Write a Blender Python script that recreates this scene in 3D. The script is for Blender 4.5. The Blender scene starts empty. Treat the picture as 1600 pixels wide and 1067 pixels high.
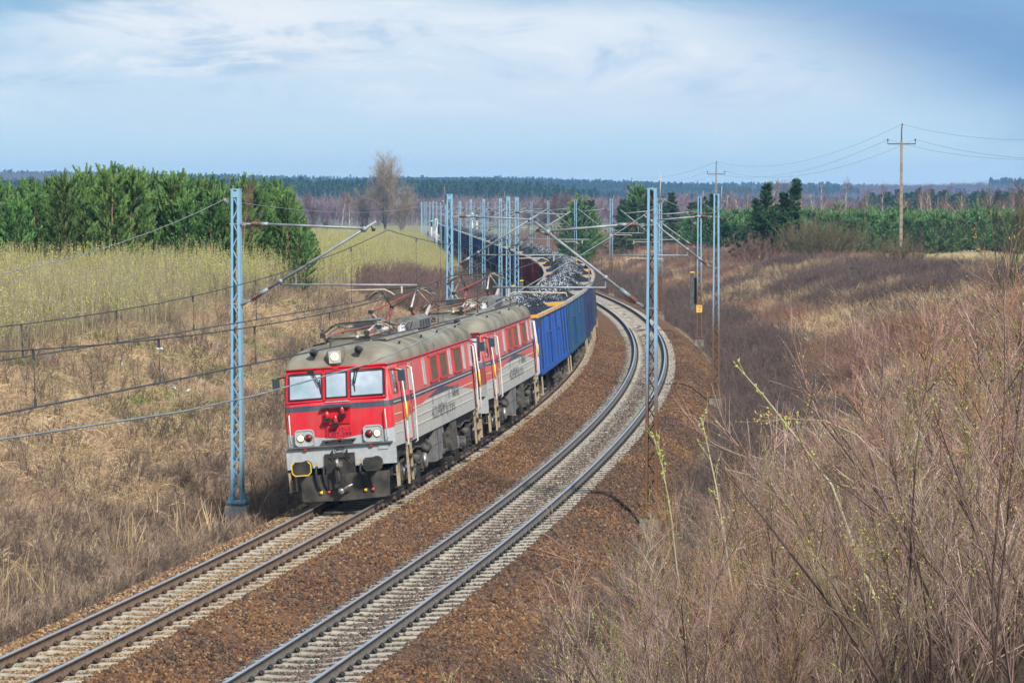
import bpy, bmesh, math, random
import numpy as np
from mathutils import Vector, Matrix, Euler
random.seed(7); rng = np.random.default_rng(7)
SC = bpy.context.scene
COL = SC.collection
rad = math.radians

# ---------------------------------------------------------------- camera
cam_d = bpy.data.cameras.new('camera'); cam = bpy.data.objects.new('camera', cam_d); COL.objects.link(cam)
cam.location = (0, 0, 7.493); cam.rotation_euler = (math.pi/2 - 0.05011, 0, 0)
cam_d.sensor_width = 36; cam_d.lens = 96.744; cam_d.clip_start = 0.5; cam_d.clip_end = 20000
SC.camera = cam

# ---------------------------------------------------------------- sky and sun
SUN_EL, SUN_AZ = rad(42), rad(150)          # azimuth clockwise from +Y (north): behind the camera, to the right
to_sun = Vector((math.sin(SUN_AZ)*math.cos(SUN_EL), math.cos(SUN_AZ)*math.cos(SUN_EL), math.sin(SUN_EL)))
W = bpy.data.worlds.new('World'); SC.world = W; W.use_nodes = True
def build_world():
    nt = W.node_tree; N = nt.nodes; L = nt.links; N.clear()
    out = N.new('ShaderNodeOutputWorld'); bg = N.new('ShaderNodeBackground'); bg.inputs[1].default_value = 0.11
    sky = N.new('ShaderNodeTexSky'); sky.sky_type = 'NISHITA'; sky.sun_disc = False
    sky.sun_elevation = SUN_EL; sky.sun_rotation = SUN_AZ; sky.air_density = 1.2; sky.dust_density = 1.5; sky.ozone_density = 2.0
    tc = N.new('ShaderNodeTexCoord'); sep = N.new('ShaderNodeSeparateXYZ'); L.new(tc.outputs['Generated'], sep.inputs[0])
    def m(op, a, b=None, c=None, clamp=False):
        n = N.new('ShaderNodeMath'); n.operation = op; n.use_clamp = clamp
        for i, v in enumerate((a, b, c)):
            if v is None: continue
            if isinstance(v, (int, float)): n.inputs[i].default_value = v
            else: L.new(v, n.inputs[i])
        return n.outputs[0]
    def sstep(v, a, b):
        n = N.new('ShaderNodeMapRange'); n.interpolation_type = 'SMOOTHSTEP'; L.new(v, n.inputs[0])
        n.inputs[1].default_value = a; n.inputs[2].default_value = b; return n.outputs[0]
    def mix(f, a, b):
        n = N.new('ShaderNodeMix'); n.data_type = 'RGBA'
        if isinstance(f, (int, float)): n.inputs[0].default_value = f
        else: L.new(f, n.inputs[0])
        for i, v in ((6, a), (7, b)):
            if isinstance(v, tuple): n.inputs[i].default_value = (*v, 1)
            else: L.new(v, n.inputs[i])
        return n.outputs[2]
    zc = m('MAXIMUM', sep.outputs[2], 0.0)
    # cloud layer: project the view direction on a plane so that clouds flatten towards the horizon
    zz = m('ADD', zc, 0.16)
    u = m('DIVIDE', sep.outputs[0], zz); v = m('DIVIDE', sep.outputs[1], zz)
    cb = N.new('ShaderNodeCombineXYZ'); L.new(u, cb.inputs[0]); L.new(v, cb.inputs[1])
    def noise(scale, detail, rough, dist=0.0, off=(0, 0, 0), sc=(1, 1, 1)):
        mp = N.new('ShaderNodeMapping'); L.new(cb.outputs[0], mp.inputs[0]); mp.inputs[1].default_value = off; mp.inputs[3].default_value = sc
        n = N.new('ShaderNodeTexNoise'); n.inputs['Scale'].default_value = scale; n.inputs['Detail'].default_value = detail
        n.inputs['Roughness'].default_value = rough; n.inputs['Distortion'].default_value = dist
        L.new(mp.outputs[0], n.inputs[0]); return n.outputs[0]
    n1 = noise(1.7, 8, 0.52, 0.25, off=CLOUD_OFF)
    n2 = noise(0.8, 4, 0.5, 0.1, off=(3.1, 7.7, 1.3))
    n3 = noise(4.0, 6, 0.55, 0.4, off=(1.3, .4, 5.0))
    k = 1.0/0.11/SKY_EV
    S = lambda r, g, b: (r*k, g*k, b*k)
    X_, Z_ = sep.outputs[0], sep.outputs[2]
    def blob(x0, z0, rx, rz, soft=1.0, amt=.35):
        """soft cloud shape around a direction, frayed by noise"""
        dx = m('DIVIDE', m('SUBTRACT', X_, x0), rx); dz = m('DIVIDE', m('SUBTRACT', Z_, z0), rz)
        d = m('SQRT', m('ADD', m('MULTIPLY', dx, dx), m('MULTIPLY', dz, dz)))
        d = m('ADD', d, m('MULTIPLY', m('SUBTRACT', n4, .5), amt*9))
        f = sstep(d, 1+soft*.6, 1-soft*.6)
        return m('MULTIPLY', f, m('GREATER_THAN', sep.outputs[1], 0.0))
    cx_ = N.new('ShaderNodeCombineXYZ'); L.new(m('MULTIPLY', X_, 17), cx_.inputs[0]); L.new(m('MULTIPLY', Z_, 52), cx_.inputs[1]); L.new(sep.outputs[1], cx_.inputs[2])
    n4n = N.new('ShaderNodeTexNoise'); n4n.inputs['Scale'].default_value = 1.0; n4n.inputs['Detail'].default_value = 9; n4n.inputs['Roughness'].default_value = .62; n4n.inputs['Distortion'].default_value = .5; L.new(cx_.outputs[0], n4n.inputs[0]); n4 = n4n.outputs[0]
    veil = mix(sstep(zc, 0.0, 0.055), S(.70, .92, 1.02), S(.50, .71, .88))
    veil = mix(0.12, veil, sky.outputs[0])
    general = sstep(m('ADD', m('MULTIPLY', n1, 0.6), m('MULTIPLY', n2, 0.55)), 0.52, 0.72)
    c1 = mix(m('MULTIPLY', m('MULTIPLY', general, sstep(zc, 0.01, 0.07)), .6), veil, S(.76, .82, .90))
    c1 = mix(m('MULTIPLY', blob(-.03, .055, .12, .026, 1.3, .25), .60), c1, S(.74, .84, .92))
    c1 = mix(m('MULTIPLY', blob(.055, .046, .07, .016, 1.4, .3), .45), c1, S(.80, .84, .91))
    c1 = mix(m('MULTIPLY', blob(-.105, .0645, .055, .012, .9, .35), .75), c1, S(.90, .91, .93))
    c1 = mix(m('MULTIPLY', blob(-.078, .053, .02, .006, .9, .35), .7), c1, S(.92, .92, .93))
    c1 = mix(m('MULTIPLY', blob(.0, .066, .05, .010, 1.2, .3), .5), c1, S(.88, .90, .93))
    c1 = mix(m('MULTIPLY', blob(-.100, .0515, .028, .004, 1.5, .22), .8), c1, S(.34, .55, .76))
    c1 = mix(m('MULTIPLY', m('MULTIPLY', sstep(n4, .49, .66), sstep(zc, .022, .05)), .75), c1, S(.95, .955, .96))
    c1 = mix(m('MULTIPLY', m('MULTIPLY', sstep(n4, .50, .35), sstep(zc, .022, .055)), .60), c1, S(.32, .54, .76))
    g_ = m('ADD', m('MULTIPLY_ADD', X_, .45, Z_), m('MULTIPLY', m('SUBTRACT', n4, .5), .045))
    right = m('MULTIPLY', m('MULTIPLY', sstep(g_, .085, .138), m('GREATER_THAN', sep.outputs[1], 0.0)), m('MULTIPLY', sstep(Z_, .6, .2), sstep(X_, .75, .35)))
    c1 = mix(m('MULTIPLY', right, .92), c1, S(.18, .345, .60))
    tl = m('MULTIPLY', sstep(m('ADD', m('MULTIPLY_ADD', X_, -.12, Z_), m('MULTIPLY', m('SUBTRACT', n3, .5), .03)), .082, .099), m('MULTIPLY', sstep(Z_, .14, .10), sstep(X_, -.05, -.10)))
    c1 = mix(m('MULTIPLY', tl, .8), c1, S(.17, .40, .64))
    tc_ = m('MULTIPLY', sstep(m('ADD', Z_, m('MULTIPLY', m('SUBTRACT', n4, .5), .03)), .066, .078), m('MULTIPLY', sstep(X_, -.06, .02), sstep(Z_, .16, .10)))
    c1 = mix(m('MULTIPLY', tc_, .65), c1, S(.24, .45, .70))
    dark = sstep(m('ADD', m('MULTIPLY', n2, 0.75), m('MULTIPLY', n3, .25)), 0.52, 0.68)
    c2 = mix(m('MULTIPLY', m('MULTIPLY', dark, sstep(zc, 0.075, 0.12)), .55), c1, S(.30, .45, .66))
    L.new(c2, bg.inputs[0]); L.new(bg.outputs[0], out.inputs[0])
CLOUD_OFF = (0.0, 0.0, 0.0); SKY_EV = 1.40
build_world()
sun_d = bpy.data.lights.new('sun', 'SUN'); sun_d.energy = 4.3; sun_d.angle = rad(7); sun_d.color = (1, .955, .88)
sun = bpy.data.objects.new('sun', sun_d); COL.objects.link(sun)
sun.rotation_euler = (-to_sun).to_track_quat('-Z', 'Y').to_euler(); sun.location = (30, -40, 60)
SC.view_settings.view_transform = 'Standard'; SC.view_settings.look = 'None'; SC.view_settings.gamma = 1
SC.view_settings.use_curve_mapping = False; SC.view_settings.exposure = 0.56
SC.render.engine = 'CYCLES'
SC.cycles.use_denoising = True; SC.cycles.use_adaptive_sampling = False; SC.cycles.max_bounces = 6; SC.cycles.diffuse_bounces = 2; SC.cycles.glossy_bounces = 2
SC.cycles.transmission_bounces = 4; SC.cycles.transparent_max_bounces = 8; SC.cycles.volume_bounces = 0
SC.cycles.sample_clamp_indirect = 6

# ---------------------------------------------------------------- helpers: tags, materials, mesh builder
def tag(o, label=None, cat=None, group=None, kind=None):
    if label: o['label'] = label
    if cat: o['category'] = cat
    if group: o['group'] = group
    if kind: o['kind'] = kind
    return o
def empty(name, mw=None, parent=None):
    o = bpy.data.objects.new(name, None); COL.objects.link(o); o.empty_display_size = .3
    if mw is not None: o.matrix_world = mw
    if parent: o.parent = parent
    return o
def copy_tree(o, parent=None):
    c = o.copy(); COL.objects.link(c)
    if parent: c.parent = parent; c.matrix_parent_inverse = o.matrix_parent_inverse.copy()
    for ch in CHILD.get(o.name, ()): copy_tree(ch, c)
    return c
CHILD = {}
def setparent(o, p):
    o.parent = p; CHILD.setdefault(p.name, []).append(o)
MATS = {}
def mat(name, c1, c2=None, scale=3.0, rough=.6, metal=0.0, bump=0.0, bscale=None, inst=0.0, coord='Object', detail=4, spec=.4, lo=.35, hi=.65, c3=None):
    """principled material; c1/c2 mixed by noise, bump by a finer noise, inst: brightness spread per instance/object"""
    if name in MATS: return MATS[name]
    m = bpy.data.materials.new(name); m.use_nodes = True; nt = m.node_tree; N = nt.nodes; L = nt.links
    b = N['Principled BSDF']; b.inputs['Roughness'].default_value = rough; b.inputs['Metallic'].default_value = metal
    b.inputs['Specular IOR Level'].default_value = spec
    tc = N.new('ShaderNodeTexCoord'); col = None
    def noise(s, d=detail):
        n = N.new('ShaderNodeTexNoise'); n.inputs['Scale'].default_value = s; n.inputs['Detail'].default_value = d
        L.new(tc.outputs[coord], n.inputs[0]); return n.outputs[0]
    if c2 is not None:
        r = N.new('ShaderNodeValToRGB'); r.color_ramp.elements[0].position = lo; r.color_ramp.elements[1].position = hi
        r.color_ramp.elements[0].color = (*c1, 1); r.color_ramp.elements[1].color = (*c2, 1)
        if c3 is not None:
            e = r.color_ramp.elements.new((lo+hi)/2); e.color = (*c3, 1)
        L.new(noise(scale), r.inputs[0]); col = r.outputs[0]
    else:
        rgb = N.new('ShaderNodeRGB'); rgb.outputs[0].default_value = (*c1, 1); col = rgb.outputs[0]
    if inst:
        oi = N.new('ShaderNodeObjectInfo'); mr = N.new('ShaderNodeMapRange'); L.new(oi.outputs['Random'], mr.inputs[0])
        mr.inputs[3].default_value = 1-inst; mr.inputs[4].default_value = 1+inst
        h = N.new('ShaderNodeHueSaturation'); L.new(col, h.inputs['Color']); L.new(mr.outputs[0], h.inputs['Value'])
        mr2 = N.new('ShaderNodeMath'); mr2.operation = 'MULTIPLY_ADD'; wn = N.new('ShaderNodeTexWhiteNoise'); wn.noise_dimensions = '1D'
        L.new(oi.outputs['Random'], wn.inputs['W']); L.new(wn.outputs[0], mr2.inputs[0]); mr2.inputs[1].default_value = .06*min(1, inst*2); mr2.inputs[2].default_value = .5-.03*min(1, inst*2)
        L.new(mr2.outputs[0], h.inputs['Hue']); col = h.outputs[0]
    L.new(col, b.inputs['Base Color'])
    if bump:
        bn = N.new('ShaderNodeBump'); bn.inputs['Strength'].default_value = bump; bn.inputs['Distance'].default_value = .03
        L.new(noise(bscale or scale*6), bn.inputs['Height']); L.new(bn.outputs[0], b.inputs['Normal'])
    MATS[name] = m; return m
def emis(name, c, s):
    m = bpy.data.materials.new(name); m.use_nodes = True; b = m.node_tree.nodes['Principled BSDF']
    b.inputs['Base Color'].default_value = (*c, 1); b.inputs['Emission Color'].default_value = (*c, 1); b.inputs['Emission Strength'].default_value = s
    MATS[name] = m; return m

class MB:
    """collects polygons for one mesh object"""
    def __init__(s): s.v = []; s.f = []; s.mi = []; s.sm = []
    def add(s, vs, fs, mi=0, smooth=False):
        o = len(s.v); s.v += [tuple(p) for p in vs]
        for f in fs: s.f.append(tuple(i+o for i in f)); s.mi.append(mi); s.sm.append(smooth)
    def box(s, c, d, mi=0, M=None, taper=None):
        x, y, z = d[0]/2, d[1]/2, d[2]/2
        vs = [Vector((sx*x, sy*y, sz*z)) for sz in (-1, 1) for sy in (-1, 1) for sx in (-1, 1)]
        if taper:
            for p in vs:
                if p.z > 0: p.x *= taper; p.y *= taper
        vs = [(M @ p if M is not None else p) + Vector(c) for p in vs]
        s.add(vs, [(0, 2, 3, 1), (4, 5, 7, 6), (0, 1, 5, 4), (2, 6, 7, 3), (0, 4, 6, 2), (1, 3, 7, 5)], mi)
    def bar(s, a, b, w, h=None, mi=0, up=(0, 0, 1)):
        """rectangular bar from a to b"""
        a = Vector(a); b = Vector(b); d = b-a; l = d.length
        if l < 1e-6: return
        x = d/l; u = Vector(up)
        if abs(x.dot(u)) > .98: u = Vector((1, 0, 0))
        y = u.cross(x).normalized(); z = x.cross(y); h = h or w
        M = Matrix((x, y, z)).transposed()
        s.box((a+b)/2, (l, w, h), mi, M)
    def tube(s, pts, r, n=6, mi=0, smooth=True, caps=True):
        pts = [Vector(p) for p in pts]; rs = r if isinstance(r, (list, tuple)) else [r]*len(pts)
        rings = []; t = None
        for i, p in enumerate(pts):
            d = (pts[min(i+1, len(pts)-1)]-pts[max(i-1, 0)])
            if d.length < 1e-9: d = Vector((0, 0, 1))
            d.normalize()
            if t is None:
                t = d.orthogonal().normalized()
            else:
                t = (t - d*t.dot(d))
                t = t.normalized() if t.length > 1e-6 else d.orthogonal().normalized()
            b = d.cross(t)
            rings.append([p + (t*math.cos(2*math.pi*k/n) + b*math.sin(2*math.pi*k/n))*rs[i] for k in range(n)])
        vs = [q for rg in rings for q in rg]
        fs = [(i*n+k, i*n+(k+1) % n, (i+1)*n+(k+1) % n, (i+1)*n+k) for i in range(len(pts)-1) for k in range(n)]
        if caps: fs += [tuple(range(n))[::-1], tuple((len(pts)-1)*n+k for k in range(n))]
        s.add(vs, fs, mi, smooth)
    def cyl(s, c, axis, r, l, n=12, mi=0, smooth=True):
        a = Vector(axis).normalized()*l/2; c = Vector(c); s.tube([c-a, c+a], r, n, mi, smooth)
    def prism(s, prof, a, b, plane='xz', mi=0):
        """closed 2D profile extruded along the axis missing from plane, from a to b"""
        def P(p, w):
            return {'xz': (p[0], w, p[1]), 'yz': (w, p[0], p[1]), 'xy': (p[0], p[1], w)}[plane]
        n = len(prof); vs = [P(p, a) for p in prof]+[P(p, b) for p in prof]
        fs = [(i, (i+1) % n, n+(i+1) % n, n+i) for i in range(n)]+[tuple(range(n))[::-1], tuple(range(n, 2*n))]
        s.add(vs, fs, mi)
    def quad(s, a, b, c, d, mi=0): s.add([a, b, c, d], [(0, 1, 2, 3)], mi)
    def mesh(s, name, mats):
        me = bpy.data.meshes.new(name); me.from_pydata(s.v, [], s.f)
        for m in (mats if isinstance(mats, (list, tuple)) else [mats]): me.materials.append(m)
        me.polygons.foreach_set('material_index', s.mi); me.polygons.foreach_set('use_smooth', s.sm)
        bm = bmesh.new(); bm.from_mesh(me); bmesh.ops.recalc_face_normals(bm, faces=bm.faces); bm.to_mesh(me); bm.free()
        me.update(); return me
    def build(s, name, mats, parent=None):
        o = bpy.data.objects.new(name, s.mesh(name, mats)); COL.objects.link(o)
        if parent: setparent(o, parent)
        return o
def np_mesh(name, V, F, mats, mi=None, smooth=False):
    """mesh from numpy arrays, all faces with the same number of corners"""
    me = bpy.data.meshes.new(name); V = np.asarray(V, np.float32); F = np.asarray(F, np.int32); n, k = F.shape
    me.vertices.add(len(V)); me.vertices.foreach_set('co', V.ravel())
    me.loops.add(n*k); me.loops.foreach_set('vertex_index', F.ravel())
    me.polygons.add(n); me.polygons.foreach_set('loop_start', np.arange(0, n*k, k, dtype=np.int32)); me.polygons.foreach_set('loop_total', np.full(n, k, np.int32))
    for m in (mats if isinstance(mats, (list, tuple)) else [mats]): me.materials.append(m)
    if mi is not None: me.polygons.foreach_set('material_index', np.asarray(mi, np.int32))
    if smooth: me.polygons.foreach_set('use_smooth', np.ones(n, bool))
    me.update(calc_edges=True); return me
def obj(name, me, parent=None):
    o = bpy.data.objects.new(name, me); COL.objects.link(o)
    if parent: setparent(o, parent)
    return o
def scatter(name, pts, rots, scls, idx, meshes, kind='stuff'):
    """one object holding instances of the given meshes (geometry nodes)"""
    me = bpy.data.meshes.new(name); n = len(pts)
    me.vertices.add(n); me.vertices.foreach_set('co', np.asarray(pts, np.float32).ravel())
    a = me.attributes.new('rot', 'FLOAT_VECTOR', 'POINT'); a.data.foreach_set('vector', np.asarray(rots, np.float32).ravel())
    a = me.attributes.new('scl', 'FLOAT_VECTOR', 'POINT'); s3 = np.asarray(scls, np.float32)
    if s3.ndim == 1: s3 = np.repeat(s3[:, None], 3, 1)
    a.data.foreach_set('vector', s3.ravel())
    a = me.attributes.new('idx', 'INT', 'POINT'); a.data.foreach_set('value', np.asarray(idx, np.int32))
    o = obj(name, me)
    c = bpy.data.collections.new(name+'_variants')
    for i, vm in enumerate(meshes):
        c.objects.link(bpy.data.objects.new(f'{name}_{i:02d}', vm))
    g = bpy.data.node_groups.new(name, 'GeometryNodeTree'); N = g.nodes; L = g.links
    g.interface.new_socket('Geometry', in_out='INPUT', socket_type='NodeSocketGeometry')
    g.interface.new_socket('Geometry', in_out='OUTPUT', socket_type='NodeSocketGeometry')
    gi = N.new('NodeGroupInput'); go = N.new('NodeGroupOutput'); ip = N.new('GeometryNodeInstanceOnPoints')
    ci = N.new('GeometryNodeCollectionInfo'); ci.inputs[0].default_value = c; ci.inputs['Separate Children'].default_value = True; ci.inputs['Reset Children'].default_value = True
    def attr(nm, t):
        a = N.new('GeometryNodeInputNamedAttribute'); a.data_type = t; a.inputs[0].default_value = nm; return a.outputs[0]
    L.new(gi.outputs[0], ip.inputs['Points']); L.new(ci.outputs[0], ip.inputs['Instance']); ip.inputs['Pick Instance'].default_value = True
    L.new(attr('idx', 'INT'), ip.inputs['Instance Index'])
    er = N.new('FunctionNodeEulerToRotation'); L.new(attr('rot', 'FLOAT_VECTOR'), er.inputs[0]); L.new(er.outputs[0], ip.inputs['Rotation'])
    L.new(attr('scl', 'FLOAT_VECTOR'), ip.inputs['Scale']); L.new(ip.outputs[0], go.inputs[0])
    md = o.modifiers.new('scatter', 'NODES'); md.node_group = g
    if kind: o['kind'] = kind
    return o

# ---------------------------------------------------------------- track geometry (s along the line, u to the right of the near track)
_KN = np.array([-80, 40, 80, 120, 160, 200, 240, 290, 360, 460, 600, 690, 740, 1000])
_KV = np.array([-0.001648, -0.001648, -0.001177, -0.001396, -0.001224, -0.001113, -0.000081, 0.000113, -0.000039, 0.000026, 0.000015, 0, .0010, .003])
_S = np.linspace(-80, 1000, 4321); _k = np.interp(_S, _KN, _KV); _ds = _S[1]-_S[0]
_i0 = int(np.argmin(abs(_S-40)))
def _cum(f):
    c = np.concatenate([[0], np.cumsum((f[1:]+f[:-1])/2*_ds)]); return c-c[_i0]
_TH = 0.18096 + _cum(_k); _X = -4.1525 + _cum(np.sin(_TH)); _Y = 41.1542 + _cum(np.cos(_TH))
D12 = 4.1272; Z1 = 0.0979
def cant(s): return np.interp(s, [0, 195, 265], [.1233, .1233, 0])
def axis(s): return np.interp(s, _S, _X), np.interp(s, _S, _Y), np.interp(s, _S, _TH)
def su2xy(s, u):
    x, y, t = axis(s); return x+np.cos(t)*u, y-np.sin(t)*u
def xy2su(x, y):
    s = np.interp(y, _Y, _S)
    for _ in range(6):
        cx, cy, t = axis(s); s = np.clip(s+(x-cx)*np.sin(t)+(y-cy)*np.cos(t), -80, 1000)
    cx, cy, t = axis(s); return s, (x-cx)*np.cos(t)-(y-cy)*np.sin(t)
def rail_z(s, u, track):
    """height of the canted rail plane of a track (1 far, 2 near) at lateral position u"""
    return (Z1 if track == 1 else 0)*np.interp(s, [195, 265], [1, .2]) + (u+(D12 if track == 1 else 0))*cant(s)/1.5
def frame(s, track, du=0.0, dz=0.0, flip=False):
    """matrix with x along the track (towards the camera if flip), z up and canted"""
    x, y, t = axis(s); t = float(t); u = (-D12 if track == 1 else 0)+du
    px, py = su2xy(s, u)
    fwd = Vector((math.sin(t), math.cos(t), 0)); right = Vector((math.cos(t), -math.sin(t), float(cant(s))/1.5)).normalized()
    up = right.cross(fwd).normalized()
    if flip: fwd, right = -fwd, -right
    M = Matrix((fwd, -right, up)).transposed().to_4x4(); M.translation = Vector((px, py, float(rail_z(s, u, track))+dz)); return M
def sstep(a, b, v):
    t = np.clip((v-a)/(b-a), 0, 1); return t*t*(3-2*t)
_NG = rng.random((8, 256, 256))
def vnoise(x, y, scale, k=0):
    """smooth value noise, 0..1"""
    x = np.asarray(x)/scale+37.3; y = np.asarray(y)/scale+11.7
    xi = np.floor(x).astype(int); yi = np.floor(y).astype(int); fx = x-xi; fy = y-yi
    fx = fx*fx*(3-2*fx); fy = fy*fy*(3-2*fy); g = _NG[k % 8]
    a = g[xi % 256, yi % 256]; b = g[(xi+1) % 256, yi % 256]; c = g[xi % 256, (yi+1) % 256]; d = g[(xi+1) % 256, (yi+1) % 256]
    return (a*(1-fx)+b*fx)*(1-fy)+(c*(1-fx)+d*fx)*fy
def hl(s): return np.interp(s, [0, 60, 120, 195, 295, 410, 590, 780], [2.9, 3.1, 3.3, 2.7, 1.7, .7, 0, 0])
def hr(s): return np.interp(s, [0, 40, 100, 200, 265, 390, 590, 780], [4.3, 3.9, 3.3, 2.5, 2.1, 1.3, .3, 0])
def ground_z(x, y):
    x = np.asarray(x, float); y = np.asarray(y, float)
    s, u = xy2su(x, y); ul = -(u+D12)
    far = sstep(700, 1000, y)
    bed = -.72 + np.where(u > -2, 0, Z1*.5)
    L = bed - .22*sstep(2.5, 3.4, ul)*(1-sstep(4.6, 6.2, ul)) + (hl(s)+.72)*(sstep(3.6, 17, ul)*.75 + .25*np.clip((ul-3.6)/13.4, 0, 1))
    R = bed - .25*sstep(2.6, 3.6, u)*(1-sstep(4.6, 6.5, u)) + (hr(s)+.72)*(sstep(4.2, 18, u)*.75 + .25*np.clip((u-4.2)/13.8, 0, 1))
    z = np.where(u > -2, R, L)
    z = z + np.maximum(0, 5.2-z)*(1-sstep(4, 42, y))*sstep(5.0, 12, u)          # bank of the road bridge the camera stands on
    edge = np.maximum(sstep(3.0, 6.0, ul), sstep(3.2, 6.5, u))
    z = z + edge*(1-far)*((vnoise(x, y, 5, 0)-.5)*.55+(vnoise(x, y, 1.7, 1)-.5)*.28+(vnoise(x, y, 17, 2)-.5)*.6*sstep(8, 25, np.abs(u+2)))
    # the far country: flat, then wooded hills
    r = np.hypot(x, y)
    zf = -.3 + 9.5*sstep(1180, 1650, r)*(1-sstep(-40, 260, x)) + 25*sstep(2100, 3500, r)*(.50+.95*vnoise(x, y, 480, 3))*(1+.12*sstep(-100, 400, x))
    return z*(1-far)+zf*far
# ================================================================ ground
def ground_material():
    m = bpy.data.materials.new('ground_soil'); m.use_nodes = True; nt = m.node_tree; N = nt.nodes; L = nt.links
    b = N['Principled BSDF']; b.inputs['Roughness'].default_value = .95; b.inputs['Specular IOR Level'].default_value = .1
    at = N.new('ShaderNodeVertexColor'); at.layer_name = 'cover'
    tc = N.new('ShaderNodeTexCoord')
    n = N.new('ShaderNodeTexNoise'); n.inputs['Scale'].default_value = 2.2; n.inputs['Detail'].default_value = 9; n.inputs['Roughness'].default_value = .75
    L.new(tc.outputs['Object'], n.inputs[0])
    mr = N.new('ShaderNodeMapRange'); L.new(n.outputs[0], mr.inputs[0]); mr.inputs[1].default_value = .25; mr.inputs[2].default_value = .75; mr.inputs[3].default_value = .45; mr.inputs[4].default_value = 1.55
    mx = N.new('ShaderNodeMix'); mx.data_type = 'RGBA'; mx.blend_type = 'MULTIPLY'; mx.inputs[0].default_value = 1
    L.new(at.outputs[0], mx.inputs[6]); L.new(mr.outputs[0], mx.inputs[7]); L.new(mx.outputs[2], b.inputs['Base Color'])
    bn = N.new('ShaderNodeBump'); bn.inputs['Strength'].default_value = .8; bn.inputs['Distance'].default_value = .15; L.new(n.outputs[0], bn.inputs['Height']); L.new(bn.outputs[0], b.inputs['Normal'])
    return m
def grow(a, b, step, ratio):
    out = [a]
    while out[-1] < b: out.append(out[-1]+step); step *= ratio
    return out
_gx = np.array([-v for v in grow(36.5, 1500, .7, 1.12)][::-1] + list(np.arange(-36, 36.1, .5)) + grow(36.5, 1500, .7, 1.12))
_gy = np.array([-v for v in grow(20, 400, 1, 1.3)][::-1] + list(np.arange(-19, 210, .6)) + grow(210, 4250, .7, 1.035))
GX, GY = np.meshgrid(_gx, _gy)
gx, gy = GX.ravel(), GY.ravel()
_gs, _gu = xy2su(gx, gy)
def lerp(a, b, t): return np.asarray(a)*(1-t)[..., None]+np.asarray(b)*t[..., None]
def cover_colour(x, y, s, u):
    ul = -(u+D12); n = vnoise(x, y, 6, 4); n2 = vnoise(x, y, 1.6, 5); n3 = vnoise(x, y, 24, 6)
    straw = lerp((.42, .31, .19), (.32, .22, .13), n); c = straw
    c = lerp(c, lerp((.10, .072, .055), (.15, .11, .08), n2), np.clip(sstep(.5, .75, n3)*(1-sstep(9, 13, ul))*.8+(1-sstep(4, 7.5, ul))*.85, 0, 1))    # darker toe of the left slope
    c = lerp(c, (.13, .10, .075), sstep(140, 180, y)*(1-sstep(430, 520, y))*.8)
    g = sstep(.62, .8, n2)*sstep(10, 14, ul)*(1-sstep(18, 22, ul))*.6
    c = lerp(c, (.11, .14, .035), g)
    right = lerp(lerp((.12, .082, .068), (.17, .115, .08), n), (.30, .215, .125), sstep(.52, .7, vnoise(x, y, 9, 7)))
    c = np.where((u > 0)[:, None], right, c)
    right = lerp(right, (.075, .055, .042), (1-sstep(60, 80, y))*.8)  # soil darkened under the near shrubs, painting in the shaded gaps
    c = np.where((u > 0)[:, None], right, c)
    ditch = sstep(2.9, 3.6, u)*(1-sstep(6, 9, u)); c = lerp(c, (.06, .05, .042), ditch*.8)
    field = sstep(27, 30, u)*sstep(170, 190, y)*(1-sstep(560, 600, y))
    c = lerp(c, lerp((.30, .235, .12), (.22, .22, .08), sstep(.5, .7, vnoise(x, y, 20, 2))), field)
    meadow = sstep(450, 560, y)*(1-sstep(1000, 1100, y)); c = lerp(c, lerp((.19, .17, .09), (.15, .16, .06), n3), meadow*.8)
    c = lerp(c, (.05, .055, .035), sstep(1000, 1200, y)); return c
gz = ground_z(gx, gy)
ny_, nx_ = GX.shape
_id = np.arange(ny_*nx_).reshape(ny_, nx_)
gf = np.stack([_id[:-1, :-1], _id[:-1, 1:], _id[1:, 1:], _id[1:, :-1]], -1).reshape(-1, 4)
gm = np_mesh('ground', np.stack([gx, gy, gz], 1), gf, ground_material(), smooth=True)
ca = gm.color_attributes.new('cover', 'FLOAT_COLOR', 'POINT')
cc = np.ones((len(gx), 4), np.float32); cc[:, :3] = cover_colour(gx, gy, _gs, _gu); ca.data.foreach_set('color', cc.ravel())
tag(obj('ground', gm), kind='structure')

# ================================================================ ballast bed
BMAT = mat('ballast_stone', (.058, .033, .021), (.19, .098, .047), scale=22, rough=.9, bump=.9, bscale=34, detail=3, lo=.3, hi=.7, c3=(.125, .062, .032), spec=.2)
def ballast_z(s, u):
    """top surface of the ballast"""
    t1 = rail_z(s, u, 1); t2 = rail_z(s, u, 2)
    k = np.clip((u+D12-1.3)/(D12-2.6), 0, 1); k = k*k*(3-2*k)
    z = np.where(u < -D12, t1, np.where(u > 0, t2, t1*(1-k)+t2*k)) - .225
    mid1 = np.exp(-((u+D12)/.45)**2); mid2 = np.exp(-(u/.45)**2)
    z = z + .004 - .020*(mid1+mid2) + .03*np.exp(-((u+2.0)/.8)**2)
    ul = -(u+D12)
    # shoulders run down to the formation
    z = np.where(ul > 1.55, z*(1-sstep(1.55, 2.9, ul)) + (-.80+Z1*.5)*sstep(1.55, 2.9, ul), z)
    z = np.where(u > 1.6, z*(1-sstep(1.6, 3.5, u)) + (-.98)*sstep(1.6, 3.5, u), z)
    return z
_bs = np.concatenate([np.arange(-30, 150, .22), np.arange(150, 300, .8), np.arange(300, 905, 5)])
_bu = np.arange(-D12-2.95, 3.56, .13)
BS, BU = np.meshgrid(_bs, _bu, indexing='ij')
bx, by = su2xy(BS.ravel(), BU.ravel())
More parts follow.
